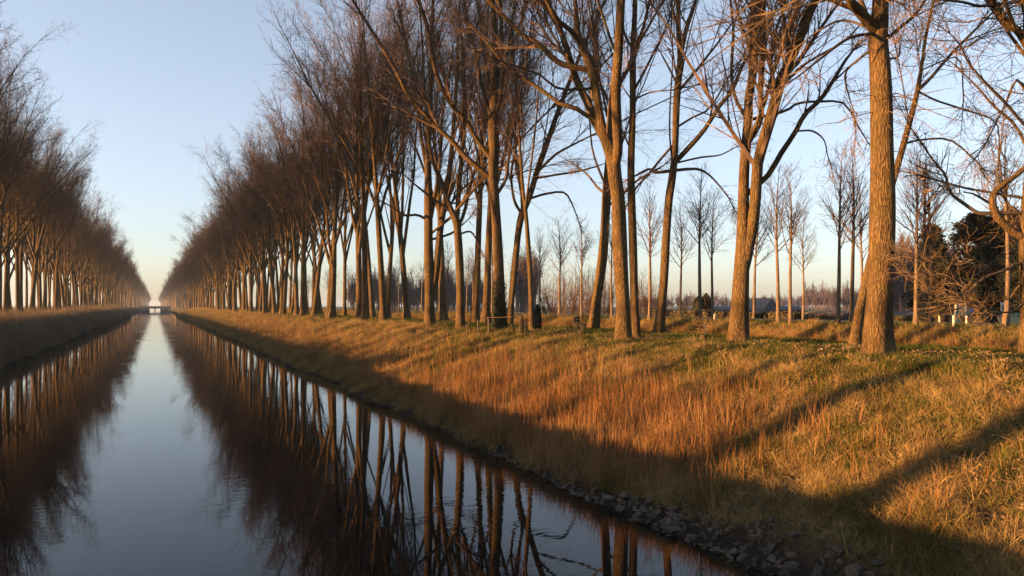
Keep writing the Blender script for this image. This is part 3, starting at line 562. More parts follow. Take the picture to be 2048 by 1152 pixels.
for i, (px, X, s, lb) in enumerate([(1098, 38, 1.0, 'leftmost bare shrub of the red thicket'), (1112, 40, .8, 'low bare shrub of the red thicket behind the left young poplar'), (1132, 38, 1.05, 'tall bare shrub of the red thicket between two young poplars'), (1150, 40, .95, 'bare shrub of the red thicket left of the right young poplar'),
                                    (1172, 38, 1.1, 'tallest bare shrub of the red thicket'), (1190, 40, .9, 'bare shrub of the red thicket behind the dark leaning trunk'), (1212, 38, 1.0, 'bare shrub of the red thicket right of the dark leaning trunk'), (1286, 38, .95, 'bare shrub just right of the ridged trunk'), (1305, 40, .6, 'low bare shrub right of the ridged trunk'), (1375, 42, .5, 'low bare shrub beside the dark clipped evergreen')]):
    x, y, d = XY(px, X); t = thing('bare_shrub', lb, 'shrub', (x, y, float(zg(x, y)) - .05), i * 1.3, 'bare shrubs beyond the road', s); k = i % 3
    obj('stems', SV[k][0], t); obj('twigs', SV[k][1], t)

# --- far woods: masses nobody could count
def wood_tree(seed, H, slim=1.0):
    r = np.random.default_rng(seed); ns = 9; az = r.uniform(0, 6.28, ns); tl = np.radians(r.uniform(4, 30, ns)) * slim; D = np.stack([np.cos(az) * np.sin(tl), np.sin(az) * np.sin(tl), np.cos(tl)], -1)
    mb = MB(); mb.tube([(0, 0, 0), (0, 0, H * .35), (0, 0, H * .6)], [.3, .22, .1], 5)
    S = np.c_[np.zeros((ns, 2)), r.uniform(.15, .45, ns) * H]; P1, R1 = grow(r, S, D, r.uniform(.5, .62, ns) * H, np.full(ns, .14), 5, .06, .05, .3); mb.add(*tubes(P1, R1, 4))
    S, D, L, rd = spawn(r, P1, R1, 90, .05, 15, 45, .5, 1, .6); P2, R2 = grow(r, S, D, L, np.clip(rd, .06, .1), 3, .1, .06); mb.add(*tubes(P2, R2, 3))
    S, D, L, rd = spawn(r, P2, R2, 300, .05, 20, 50, .7, .9, .7); P3, R3 = grow(r, S, D, L, np.clip(rd, .05, .07), 3, .1, .06); mb.add(*tubes(P3, R3, 3))
    return mb.mesh('wood_tree', M_FAR)
M_FAR = plain('far_twigs', (.0560, .0416, .0400), .9, .2, .5)
COL_WOOD = proto_collection('proto_wood', [wood_tree(1, 15), wood_tree(2, 13), wood_tree(3, 18, .5), wood_tree(4, 11)])
def wood(name, px0, px1, d0, d1, n, s0, s1, label, ids=(0, 1, 2, 3), seed=0):
    r = np.random.default_rng(seed); px = r.uniform(px0, px1, n); d = r.uniform(d0, d1, n); P = np.array([W(a, HOR, b) for a, b in zip(px, d)]); P[:, 2] = zg(P[:, 0], P[:, 1])
    keep = P[:, 0] > 40; P = P[keep]; n = len(P)
    scatter(name, COL_WOOD, P, np.c_[np.zeros((n, 2)), r.uniform(0, 6.28, n)], np.repeat(r.uniform(s0, s1, (n, 1)), 3, 1), r.choice(ids, n), label, 'wood')
wood('distant_wood', 700, 1000, 330, 420, 200, .8, 1.1, 'hazy belt of bare trees seen between the avenue trunks', seed=1)
wood('distant_wood', 1030, 1072, 330, 360, 26, 1.2, 1.5, 'tall pinkish clump of upright trees left of the thin straight stem', (2,), seed=2)
wood('distant_wood', 1240, 1480, 600, 800, 200, .55, .8, 'low hazy line of bare trees behind the dark hedge', seed=3)
wood('distant_wood', 1480, 1610, 900, 1100, 150, .7, 1.0, 'faint lilac treeline on the horizon behind the farmhouse', seed=4)
wood('distant_wood', 1605, 1735, 480, 620, 120, .7, 1.05, 'rosy bare wood on the horizon above the low shed', seed=5)
wood('distant_wood', 1775, 1900, 190, 240, 110, .95, 1.15, 'grey stand of bare poplars behind the conifers', (2, 0), seed=6)
wood('distant_wood', 1890, 2250, 300, 400, 160, .6, .8, 'low bare trees under the big conifers on the horizon', seed=7)
wood('distant_wood', 100, 250, 900, 1200, 10, .6, .8, 'far bare trees beyond the left row', seed=8)

# --- conifers at the right
M_NEEDLE = plain('conifer_needles', (.010, .013, .007), .8, .45, 2.0)
M_PBARK = plain('conifer_bark', (.16, .09, .05), .9, .4, 5.0, .5)
def conifer(seed, H, Rm, z0):
    r = np.random.default_rng(seed); mb = MB(); mb.tube([(0, 0, -.2), (.05, 0, z0), (.1, .05, H * .6), (.1, 0, H * .97)], [.2, .17, .1, .03], 9)
    nb = int(H * 26); z = z0 + (H - z0) * np.sort(r.random(nb)) ** .9; u = (z - z0) / (H - z0)
    L = Rm * (np.clip(1 - u, 0, 1) ** .75 * .9 + .12) * r.uniform(.55, 1.1, nb) * np.clip(.55 + u * 3, 0, 1); az = r.uniform(0, 6.28, nb); D = np.stack([np.cos(az), np.sin(az), r.uniform(-.1, .35, nb)], -1)
    P1, R1 = grow(r, np.c_[np.zeros((nb, 2)), z], D, L, np.full(nb, .03), 5, .07, .04, .3); cr = MB(); cr.add(*tubes(P1, R1, 3))
    n = nb * 110; i = r.integers(0, nb, n); t = r.random(n) ** .7; f = t * 4; a = np.minimum(f.astype(int), 3); c = P1[i, a] * (1 - (f - a)[:, None]) + P1[i, a + 1] * (f - a)[:, None] + r.normal(0, .10, (n, 3))
    dr = norm(D[i] * .8 + r.normal(0, .55, (n, 3)) + np.array([0, 0, .15])); sd = norm(np.cross(dr, r.normal(size=(n, 3)))); ln = r.uniform(.12, .30, n)[:, None]; wd = ln * .22
    V = np.stack([c - sd * wd, c + dr * ln * .4 - sd * wd * .6, c + dr * ln, c + dr * ln * .4 + sd * wd], 1).reshape(-1, 3)
    cr.add(V, np.arange(n * 4).reshape(-1, 4)); return mb.mesh('conifer_trunk', M_PBARK, True), cr.mesh('conifer_crown', M_NEEDLE)
for i, (px, X, H, Rm, z0, lb) in enumerate([(1862, 41, 6.0, 1.5, .8, 'narrow dark conifer behind the group of three young poplars'), (1954, 41.5, 6.5, 2.9, 1.2, 'broad dark conifer beside the blue road sign'), (2010, 42.5, 6.8, 3.1, 1.2, 'tall broad conifer behind the white road sign'), (2074, 41, 6.6, 2.3, 1.3, 'dark conifer cut by the right edge')]):
    x, y, d = XY(px, X); t = thing('conifer_tree', lb, 'tree', (x, y, float(zg(x, y))), 0, 'dark conifers beyond the road'); a, b = conifer(50 + i, H, Rm, z0); obj('trunk', a, t); obj('crown', b, t)

# --- leafy solids: hedges, clipped evergreens, ivy post
M_HEDGE = plain('hedge_leaf', (.06, .05, .02), .8, .5, 3.0)
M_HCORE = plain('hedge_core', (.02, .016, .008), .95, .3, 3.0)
def leafy_box(name, label, cat, p0, p1, wid, h, n, leaf, lm, seed, z=None, group=None):
    """core block with a coat of leaves between two ground points"""
    r = np.random.default_rng(seed); p0, p1 = np.array(p0), np.array(p1); L = np.linalg.norm(p1 - p0); u = (p1 - p0) / L; v = np.array([-u[1], u[0]]); mid = (p0 + p1) / 2
    zz = float(zg(*mid)) if z is None else z; t = thing(name, label, cat, (mid[0], mid[1], zz), 0, group)
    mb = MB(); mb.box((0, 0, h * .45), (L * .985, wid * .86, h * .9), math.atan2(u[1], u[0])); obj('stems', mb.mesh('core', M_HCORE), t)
    a = r.uniform(-.5, .5, n) * L; b = r.uniform(-.5, .5, n) * wid; c = r.uniform(0, 1, n) * h; f = r.integers(0, 3, n); sg = np.sign(r.normal(size=n))
    b = np.where(f == 0, sg * wid / 2, b); c = np.where(f == 1, h, c); a = np.where(f == 2, sg * L / 2, a); hw = 1 + .12 * np.sin(a * 1.3) + .06 * np.sin(a * 4.1 + 1)
    P = np.stack([u[0] * a + v[0] * b, u[1] * a + v[1] * b, c * hw], -1) + r.normal(0, leaf * .6, (n, 3)); d1 = norm(r.normal(size=(n, 3))); d2 = norm(np.cross(d1, r.normal(size=(n, 3)))); s = leaf * r.uniform(.6, 1.3, (n, 1))
    V = np.stack([P - d1 * s, P - d2 * s * .5, P + d1 * s, P + d2 * s * .5], 1).reshape(-1, 3); obj('foliage', mesh_np('foliage', V, np.arange(4 * n).reshape(-1, 4), lm, False), t)
    return t
hp = lambda px, X: XY(px, X)[:2]
leafy_box('hedge', 'dark brown clipped hedge left of the twin-stemmed poplar', 'hedge', hp(1310, 35.6), hp(1476, 35.6), .8, .62, 6000, .07, M_HEDGE, 1)
leafy_box('hedge', 'dark clipped hedge in front of the far farmhouse', 'hedge', hp(1480, 35.6), hp(1598, 35.6), .8, .58, 4500, .07, M_HEDGE, 2)
leafy_box('hedge', 'low dark hedge right of the thickest trunk', 'hedge', hp(1775, 35.6), hp(1890, 35.6), .8, .5, 3500, .06, M_HEDGE, 3)
leafy_box('hedge', 'short black hedge block by the blue road sign', 'hedge', hp(1934, 35.8), hp(1984, 35.8), .9, .66, 2000, .05, plain('dark_hedge', (.012, .014, .008), .9, .4, 4), 4)
M_EVER = plain('evergreen_leaf', (.014, .019, .010), .85, .45, 3.0)
def clipped(name, label, px, X, lobes, seed, leaf=.06, n=1500, z=None):
    r = np.random.default_rng(seed); x, y, d = XY(px, X); t = thing(name, label, 'shrub', (x, y, float(zg(x, y)) if z is None else z)); mb = MB(); VV = []
    for ox, rad, h in lobes:
        mb.tube([(ox * CT, -ox * ST, 0), (ox * CT, -ox * ST, h * .35), (ox * CT, -ox * ST, h * .75), (ox * CT, -ox * ST, h * .95)], [rad * .55, rad * .85, rad * .75, rad * .2], 8)
        a = r.uniform(0, 6.28, n); u = r.random(n); rr = rad * np.interp(u, [0, .15, .5, .8, 1], [.6, .92, 1, .75, .08]) * r.uniform(.9, 1.08, n); P = np.stack([ox * CT + rr * np.cos(a), -ox * ST + rr * np.sin(a), u * h], -1)
        d1 = norm(np.stack([np.cos(a) * .4, np.sin(a) * .4, np.ones(n)], -1) + r.normal(0, .35, (n, 3))); d2 = norm(np.cross(d1, r.normal(size=(n, 3)))); s = leaf * r.uniform(.7, 1.4, (n, 1)); VV.append(np.stack([P - d1 * s, P - d2 * s * .45, P + d1 * s, P + d2 * s * .45], 1).reshape(-1, 3))
    obj('stems', mb.mesh('core', M_HCORE), t); V = np.concatenate(VV); obj('foliage', mesh_np('foliage', V, np.arange(len(V)).reshape(-1, 4), M_EVER, False), t); return t
clipped('evergreen_shrub', 'dark two-lobed clipped evergreen by the white roadside post', 1405, 37.0, [(-.32, .45, 2.05), (.28, .5, 2.25)], 1)
clipped('ivy_post', 'black ivy-covered post standing behind the grass near the railing', 1076, 17.8, [(-.02, .19, 1.35), (-.13, .17, .95)], 2, .05, 900)

# ------------------------------------------------------------------ far bridge, farm, sheds
M_CONC = plain('concrete', (.10, .10, .10), .85, .15, 1.0)
t = thing('bridge', 'low flat bridge crossing the canal at the far end', 'bridge', (0, 705, 0))
mb = MB(); mb.box((0, 0, 2.75), (24, 6, 1.9)); obj('deck', mb.mesh('deck', M_CONC), t)
for s in (-1, 1):
    mb = MB(); mb.box((0, s * 2.9, 4.05), (24, .15, .12)); [mb.box((x, s * 2.9, 3.83), (.12, .12, .36)) for x in np.linspace(-11.5, 11.5, 13)]; obj('railing', mb.mesh('railing', M_CONC), t)
    mb = MB(); mb.box((s * 7.6, 0, .9), (7.0, 5.6, 3.7)); obj('abutment', mb.mesh('abutment', M_CONC), t)
mb = MB(); mb.box((0, 0, .8), (.8, 5, 3.9)); obj('pier', mb.mesh('pier', M_CONC), t)

M_SLATE = plain('slate_roof', (.075, .068, .066), .7, .2, 1.0); M_BRICKW = plain('farm_wall', (.05, .042, .042), .9, .2, 2.0); M_WHITE = plain('white_paint', (.42, .40, .36), .6, .06, 2.0); M_DARK = plain('dark_wood', (.03, .025, .02), .9, .3, 4.0)
M_GLASS = plain('window_glass', (.04, .045, .05), .1, .1, 1.0, spec=.6)
x, y, d = XY(1516, 1220 * .26); hx = W(1512, HOR, 335)
def barn(name, label, loc, rz, L, Wd, he, hr, wall, roof, hip=.0, wins=()):
    t = thing(name, label, 'building', loc, rz); e = .4; l, w = L / 2, Wd / 2
    mb = MB(); mb.box((0, 0, he / 2), (L, Wd, he)); mb.add(np.array([(-l, -w, he), (-l, w, he), (-l + hip, 0, hr - .15), (-l + hip, 0, hr - .15)]), [(0, 1, 2, 3)]); mb.add(np.array([(l, -w, he), (l, w, he), (l - hip, 0, hr - .15), (l - hip, 0, hr - .15)]), [(0, 1, 2, 3)]); obj('wall', mb.mesh('wall', wall), t)
    mb = MB(); th = .18
    for s in (-1, 1):
        a = np.array([(-l - e, s * (w + e), he - .25), (l + e, s * (w + e), he - .25), (l + e - hip, 0, hr), (-l - e + hip, 0, hr)]); mb.add(np.vstack([a, a - (0, 0, th)]), [(0, 1, 2, 3), (4, 7, 6, 5), (0, 4, 5, 1), (1, 5, 6, 2), (2, 6, 7, 3), (3, 7, 4, 0)])
    ro = obj('roof', mb.mesh('roof', roof), t)
    for (px_, pz, ww, hh) in wins:
        mb = MB(); mb.box((px_, -w - .03, pz), (ww, .06, hh)); o = obj('window', mb.mesh('window', M_WHITE), t); mb = MB(); mb.box((px_, -w - .07, pz), (ww * .8, .03, hh * .8)); obj('pane', mb.mesh('pane', M_GLASS), o)
    return t, ro
ft, ro = barn('farmhouse', 'far farmhouse with a dark blue-grey gabled roof and chimney', (hx[0], hx[1], float(zg(hx[0], hx[1])) - .1), R_(-TH * 57.3 - 52), 15, 11, 2.0, 6.6, M_BRICKW, M_SLATE, 0, [(-5, 1.3, 1.1, 1.1), (-2, 1.3, 1.1, 1.1), (1, 1.2, 1.2, 1.9), (4.2, 1.3, 1.1, 1.1)])
mb = MB(); mb.box((4, .2, 6.5), (.8, .7, 1.0)); obj('chimney', mb.mesh('chimney', M_BRICKW), ro)
hx = W(1566, HOR, 350); barn('farm_shed', 'long low dark shed right of the far farmhouse', (hx[0], hx[1], float(zg(hx[0], hx[1]))), R_(-25), 14, 7, 1.7, 3.1, M_DARK, M_SLATE)
hx = W(1452, HOR, 330); barn('farm_shed', 'long low grey shed left of the twin-stemmed poplar', (hx[0], hx[1], float(zg(hx[0], hx[1]))), R_(-25), 16, 8, 1.8, 3.0, M_BRICKW, M_SLATE)
# low brown shed with a rounded roof by the road
M_RUST = plain('rusty_sheet', (.17, .105, .05), .8, .35, 1.5, .3); M_TARP = plain('black_tarp', (.02, .02, .022), .6, .3, 2.0, .3)
c = W(1655, HOR, 62); t = thing('round_roofed_shed', 'low brown shed with rounded sheet roof beyond the young poplars', 'shed', (c[0], c[1], float(zg(c[0], c[1]))), R_(-TH * 57.3 + 4)); zb = 2.66 - float(zg(c[0], c[1]))
K = 13; a = np.linspace(0, math.pi, K); prof = np.stack([np.cos(a) * 2.3, np.sin(a) ** .8 * .62], -1)
for s in range(4):   # four roof sheets across
    x0, x1 = -2.3 + s * 1.15, -2.3 + (s + 1) * 1.13; V = []
    uu = np.linspace(x0, x1, 7); zt = zb + .42 + .55 * np.sqrt(np.clip(1 - (uu / 2.75) ** 2, .05, 1)); V = np.concatenate([np.c_[uu, np.full(7, -1.6), zt - .30], np.c_[uu, np.full(7, 0.), zt], np.c_[uu, np.full(7, 1.6), zt - .3]])
    i0 = np.arange(6); obj('roof_sheet', mesh_np('sheet', V, np.concatenate([np.stack([i0 + k * 7, i0 + 1 + k * 7, i0 + 8 + k * 7, i0 + 7 + k * 7], -1) for k in (0, 1)]), M_RUST if s < 3 else M_TARP), t)
mb = MB(); mb.box((0, 0, zb / 2 + .25), (4.4, 2.9, zb + .35)); obj('wall', mb.mesh('wall', M_DARK), t); mb = MB(); [mb.box((x, -1.5, zb + .18), (.7, .06, .2)) for x in (-1.5, -.5, .9, 1.7)]; obj('white_board', mb.mesh('boards', M_WHITE), t)
def heap(name, label, cat, px, d, L, Wd, h, m, n=500, seed=0):
    r = np.random.default_rng(seed); c = W(px, HOR, d); z0 = float(zg(c[0], c[1])); t = thing(name, label, cat, (c[0], c[1], z0 - .1), -TH); ku, kv = 40, 12; u = np.linspace(-1, 1, ku); v = np.linspace(-1, 1, kv); U, Vv = np.meshgrid(u, v)
    Z = h * np.clip(1 - U ** 4, 0, 1) * np.clip(1 - Vv ** 2, 0, 1) ** .7 * (.75 + .5 * fbm(U * 4 + seed, Vv * 3, seed)); i0 = (np.arange(kv - 1)[:, None] * ku + np.arange(ku - 1)[None]).ravel()
    obj('mound', mesh_np('mound', np.stack([U * L / 2, Vv * Wd / 2, Z], -1).reshape(-1, 3), np.stack([i0, i0 + 1, i0 + ku + 1, i0 + ku], -1), m), t)
    if n:
        i = r.integers(0, ku * kv, n); S = np.stack([U * L / 2, Vv * Wd / 2, Z], -1).reshape(-1, 3)[i]; P, Rr = grow(r, S, r.normal(0, 1, (n, 3)) * (1, .6, .5), r.uniform(.3, .9, n), np.full(n, .012), 3, .2, 0); cr = MB(); cr.add(*tubes(P, Rr, 3)); obj('twigs', cr.mesh('twigs', M_RED), t)
heap('brush_heap', 'long dark red heap of cut brushwood in front of the brown shed', 'heap', 1632, 49, 4.6, 1.6, .85, M_HEDGE, 1500, 3)
heap('tarp_heap', 'black covered heap behind the young poplar, right of the brown shed', 'heap', 1705, 56, 3.6, 2.0, 1.3, M_TARP, 200, 4)
c = W(1790, HOR, 62); ft, ro = barn('garden_shed', 'small dark shed with pale posts right of the thickest trunk', (c[0], c[1], float(zg(c[0], c[1]))), R_(-TH * 57.3 + 8), 3.0, 2.4, 1.15, 1.75, M_DARK, M_TARP)
for xx in (-1.2, -.3, .7, 1.3):
    mb = MB(); mb.box((xx, -1.35, .55), (.08, .08, 1.1)); obj('post', mb.mesh('post', M_WHITE), ft)
c = W(1729, HOR, 60); mb = MB(); mb.box((0, 0, 1.0), (.5, .4, 1.9)); mb.box((0, 0, 2.0), (.62, .5, .12)); tag(obj('white_cabinet', mb.mesh('cabinet', M_WHITE), None, (c[0], c[1], 1.05)), 'small white cabinet peeping out left of the thickest trunk', 'cabinet')

# ------------------------------------------------------------------ roadside things
M_REFL = plain('red_reflector', (.5, .05, .03), .4, .1, 3.0); M_STEEL = plain('galvanised_steel', (.12, .12, .115), .5, .15, 6.0); M_BLUE = plain('blue_sign', (.03, .12, .45), .4, .05, 2.0); M_WOOD = plain('weathered_wood', (.06, .045, .03), .9, .35, 6.0, .4); M_RUSTY = plain('rusted_iron', (.05, .03, .02), .8, .4, 10.0); M_BLACKP = plain('black_paint', (.015, .015, .02), .5, .1, 3)
def marker(px, X, label, h=.42):
    x, y, d = XY(px, X); t = thing('roadside_post', label, 'post', (x, y, float(zg(x, y)) - .05), -TH, 'white roadside marker posts'); mb = MB(); mb.tube([(0, 0, 0), (0, 0, h), (0, .01, h + .03)], [.038, .038, .02], 8); obj('shaft', mb.mesh('shaft', M_WHITE), t)
    mb = MB(); mb.box((0, -.038, h * .78), (.03, .012, .07)); obj('reflector', mb.mesh('reflector', M_REFL), t)
marker(1429, 27.4, 'white marker post beside a young poplar, left of the twin-stemmed poplar'); marker(1907, 27.2, 'brightest white marker post, in the gap before the broad conifer', .46); marker(1933, 27.9, 'white marker post in front of the broad conifer trunk', .44); marker(1116, 27.8, 'small white marker post at the foot of the left young poplar', .4); marker(1879, 34.2, 'thin white marker post across the road behind the group of three', .4); marker(985, 34.0, 'pale marker post beside the ivy-clad trunk', .5)
def sign(px, X, label, h, w, hh, face, kind):
    x, y, d = XY(px, X); t = thing('road_sign', label, 'sign', (x, y, float(zg(x, y)) - .05), -TH + .35); mb = MB(); mb.tube([(0, 0, 0), (0, 0, h)], [.018, .018], 8); obj('pole', mb.mesh('pole', M_STEEL), t)
    mb = MB(); mb.box((0, -.045, h - hh / 2 + .02), (w, .025, hh)); b = obj('board', mb.mesh('board', face), t)
    if kind == 'map':
        mb = MB(); zc = h - hh / 2; P = [(-.045, .07), (-.01, .12), (.015, .03), (.06, .09), (.05, -.02), (.08, -.09), (.01, -.13), (-.07, -.10), (-.03, -.02)]; V = [(a, -.062, zc + b_) for a, b_ in P] + [(0, -.062, zc)]; mb.add(np.array(V), [(i, (i + 1) % 9, 9, 9) for i in range(9)]); obj('emblem', mb.mesh('emblem', M_BLACKP), b)
sign(2003, 33.9, 'white road sign with a dark ragged emblem before the tall conifer', 1.02, .22, .40, M_WHITE, 'map'); sign(1942, 34.2, 'small blue road sign under the broad conifer', .72, .16, .12, M_BLUE, '')
sign(1910, 28.4, 'narrow white and red marker sign on a pole in the gap', .92, .03, .3, M_WHITE, '')
# short post with an orange box and a stump
x, y, d = XY(1411, 18.4); z = float(zg(x, y)); t = thing('marker_pole', 'slim metal pole topped by a small golden box beside a cut stump', 'post', (x, y, z - .1), -TH); mb = MB(); mb.tube([(0, 0, 0), (0, 0, .78)], [.022, .022], 8); obj('pole', mb.mesh('pole', M_STEEL), t); mb = MB(); mb.box((-.02, 0, .86), (.075, .075, .15)); mb.box((-.02, 0, .955), (.10, .10, .03)); obj('lamp_box', mb.mesh('box', plain('brass', (.45, .27, .08), .5, .2, 8)), t)
x, y, d = XY(1406, 18.2); z = float(zg(x, y)); mb = MB(); mb.tube([(0, 0, 0), (0, 0, .1), (.01, 0, .3), (.01, 0, .33), (.01, 0, .335)], [.17, .14, .125, .12, .01], 14); tag(obj('tree_stump', mb.mesh('stump', M_BARK, True), None, (x, y, z - .06)), 'short cut stump beside the slim metal pole', 'stump')
# bench
x, y, d = XY(1162, 19.3); z = float(zg(x, y)); t = thing('bench', 'small dark bench in shade left of the dark leaning trunk', 'bench', (x, y, z - .03), -TH + 1.3)
for k in range(3): mb = MB(); mb.box((0, -.14 + k * .14, .44), (1.3, .11, .04)); obj('slat', mb.mesh('slat', M_DARK), t)
for k in range(2): mb = MB(); mb.box((0, .24, .62 + k * .15), (1.3, .035, .11)); obj('slat', mb.mesh('slat', M_DARK), t)
for s in (-.52, .52): mb = MB(); mb.box((s, -.13, .21), (.07, .07, .42)); mb.box((s, .21, .42), (.07, .06, .84)); mb.box((s, .03, .40), (.06, .4, .05)); obj('leg', mb.mesh('leg', M_DARK), t)
# rusty railing beside the ivy-clad tree, running down the bank
def gp(px, X, up=0.0): x, y, d = XY(px, X); return np.array([x, y, float(zg(x, y)) + up])
base = gp(960, 14.9); t = thing('railing', 'rusty handrail on thin posts running down the bank beside the ivy-clad poplar', 'railing', tuple(base)); lo, hi = gp(868, 13.1, .35), gp(940, 14.4, .72); hz0, hz1 = gp(962, 15.0, .85), gp(1041, 15.3, .85)
for a, b in ((lo, hi), (hz0, hz1)): mb = MB(); mb.tube([a - base, (a + b) / 2 - base - (0, 0, .02), b - base], [.015] * 3, 6); obj('rail', mb.mesh('rail', M_RUSTY), t)
for px, X, h, w in ((893, 13.6, .5, .02), (934, 14.3, .72, .05), (941, 14.4, .75, .03), (956, 14.9, .75, .05), (977, 15.0, .9, .055), (1040, 15.3, .88, .03), (1027, 15.2, .85, .025), (1045, 15.6, .9, .05), (1052, 15.6, .7, .04)):
    p = gp(px, X) - base; mb = MB(); mb.tube([p - (0, 0, .2), p + (.02, 0, h * .5), p + (.0, .02, h)], [w, w * .9, w * .85], 7); obj('post', mb.mesh('post', M_WOOD if w > .045 else M_RUSTY), t)

# ------------------------------------------------------------------ stones of the bank foot
def stone_mesh(seed):
    import bmesh
    r = np.random.default_rng(seed); bm = bmesh.new(); p = norm(r.normal(size=(13, 3))) * r.uniform(.75, 1.0, (13, 1)) * (1.0, .72, .42)
    for q in p: bm.verts.new(q)
    bmesh.ops.convex_hull(bm, input=bm.verts); bmesh.ops.delete(bm, geom=[v for v in bm.verts if not v.link_faces], context='VERTS'); me = bpy.data.meshes.new('stone'); bm.to_mesh(me); bm.free(); me.materials.append(M_STONE); return me
def stone_mat(nt, out):
    p = N(nt, 'ShaderNodeBsdfPrincipled', Roughness=.85); oi = N(nt, 'ShaderNodeObjectInfo'); tc = N(nt, 'ShaderNodeTexCoord'); n = N(nt, 'ShaderNodeTexNoise', Scale=3.5, Detail=6.0); nt.links.new(tc.outputs['Object'], n.inputs['Vector'])
    a = ramp(nt, oi.outputs['Random'], [(0, (.032, .025, .018)), (.5, (.055, .043, .031)), (1, (.09, .07, .048))]).outputs[0]; b = ramp(nt, n.outputs[0], [(.35, (.55, .55, .55)), (.7, (1.15, 1.12, 1.05))]).outputs[0]; nt.links.new(mixc(nt, 1.0, a, b, 'MULTIPLY'), p.inputs['Base Color'])
    bp = N(nt, 'ShaderNodeBump', Strength=.5, Distance=.03); nt.links.new(n.outputs[0], bp.inputs['Height']); nt.links.new(bp.outputs[0], p.inputs['Normal']); nt.links.new(p.outputs[0], out.inputs[0])
M_STONE = mat('bank_stone', stone_mat); SM = [stone_mesh(s) for s in range(12)]; r = np.random.default_rng(9); cnt = 0
SW = lambda y: np.interp(y, [4, 9, 12, 13.5, 15], [1.15, .95, .65, .3, .05])
def wl(y):   # where the ground meets the water at y
    x = np.linspace(7.0, 9.6, 60); z = zg(x, np.full(60, y)); return float(np.interp(0.0, z, x))
while cnt < 290:
    y = 5.0 + 9.8 * r.random(); wdt = SW(y); x = wl(y) - .12 + wdt * r.random() ** 1.15
    s = float(np.clip(r.lognormal(-2.25, .38), .05, .26)) * np.interp(y, [5, 12, 17], [1.1, .95, .6]); o = obj('stone', SM[int(r.integers(12))], ground, (x, y, float(zg(x, y)) + s * r.uniform(-.18, .26)), 0, (s * r.uniform(.8, 1.3), s * r.uniform(.8, 1.2), s * r.uniform(.7, 1.2)))
    o.rotation_euler = (r.normal(0, .4), -.3 + r.normal(0, .4), r.uniform(0, 6.28)); cnt += 1
n = 500; y = 6 + 16 * r.random(n) ** 1.6; x = np.array([wl(v) for v in y]) - .1 + r.random(n) ** 1.3 * np.interp(y, [8, 20, 60], [1.2, .5, .4]); s = r.uniform(.05, .12, n)
scatter('pebble_stones', proto_collection('proto_stone', SM[:6]), np.c_[x, y, zg(x, y) + s * .1], r.uniform(0, 6.28, (n, 3)), np.repeat(s[:, None], 3, 1), r.integers(0, 6, n), 'small grey rubble stones strewn along the waterline', 'stones')

# ------------------------------------------------------------------ grass, reeds, leaves
def straw_mat(name, stops, trans=.35, scale=.8):
    def b(nt, out):
        oi = N(nt, 'ShaderNodeObjectInfo'); n = N(nt, 'ShaderNodeTexNoise', Scale=scale, Detail=3.0); nt.links.new(oi.outputs['Location'], n.inputs['Vector'])
        ad = N(nt, 'ShaderNodeMath', operation='MULTIPLY_ADD'); ad.inputs[1].default_value = .5; nt.links.new(oi.outputs['Random'], ad.inputs[0])
        sc = N(nt, 'ShaderNodeMath', operation='MULTIPLY_ADD'); sc.inputs[1].default_value = 1.7; sc.inputs[2].default_value = -.6; nt.links.new(n.outputs[0], sc.inputs[0]); nt.links.new(sc.outputs[0], ad.inputs[2])
        c = ramp(nt, ad.outputs[0], stops).outputs[0]; d = N(nt, 'ShaderNodeBsdfDiffuse'); t = N(nt, 'ShaderNodeBsdfTranslucent'); nt.links.new(c, d.inputs[0]); nt.links.new(c, t.inputs[0])
        m = N(nt, 'ShaderNodeMixShader'); m.inputs[0].default_value = trans; nt.links.new(d.outputs[0], m.inputs[1]); nt.links.new(t.outputs[0], m.inputs[2]); nt.links.new(m.outputs[0], out.inputs[0])
    return mat(name, b)
M_STRAW = straw_mat('dry_grass', [(.1, (.0714, .0664, .0184)), (.32, (.1632, .1244, .0504)), (.6, (.2856, .2090, .0918)), (.95, (.2244, .1378, .0551))])
M_TURF = straw_mat('turf_grass', [(.2, (.0255, .0357, .0085)), (.55, (.0638, .0808, .0170)), (.9, (.1275, .1148, .0340))])
M_REED = straw_mat('reed_stalk', [(.1, (.095, .05, .022)), (.5, (.185, .095, .042)), (.9, (.25, .165, .08))], .25)
M_LEAF = straw_mat('dead_leaf', [(.1, (.1105, .0638, .0298)), (.5, (.1870, .1275, .0680)), (.9, (.2720, .2040, .1275))], .2, 3.0)
def blades(seed, n, h, spread, lean, w, m, K=4, curl=.5):
    r = np.random.default_rng(seed); a = r.uniform(0, 6.28, n); S = np.stack([np.cos(a), np.sin(a), np.zeros(n)], -1) * (r.random(n) ** .5 * spread)[:, None]; b = r.uniform(0, 6.28, n); tl = np.abs(r.normal(0, lean, n))
    D = np.stack([np.cos(b) * np.sin(tl), np.sin(b) * np.sin(tl), np.cos(tl)], -1); P, _ = grow(r, S, D, h * r.uniform(.5, 1.1, n), np.ones(n), K, .10, -curl * .3)
    sd = norm(np.cross(D, r.normal(size=(n, 3)))); wd = w * np.interp(np.linspace(0, 1, K), [0, .4, 1], [.8, 1, .12])
    V = np.stack([P - sd[:, None, :] * wd[None, :, None], P + sd[:, None, :] * wd[None, :, None]], 2).reshape(-1, 3); k0 = (np.arange(n)[:, None] * K + np.arange(K - 1)[None]).ravel() * 2
    return mesh_np('tuft', V, np.stack([k0, k0 + 1, k0 + 3, k0 + 2], -1), m, False)
G_STRAW = proto_collection('proto_straw', [blades(i, 40, .22 + .05 * (i % 3), .17, .85, .0034, M_STRAW, 4, 1.2) for i in range(5)])
G_TURF = proto_collection('proto_turf', [blades(20 + i, 30, .10, .16, .5, .0032, M_TURF, 3, .6) for i in range(4)])
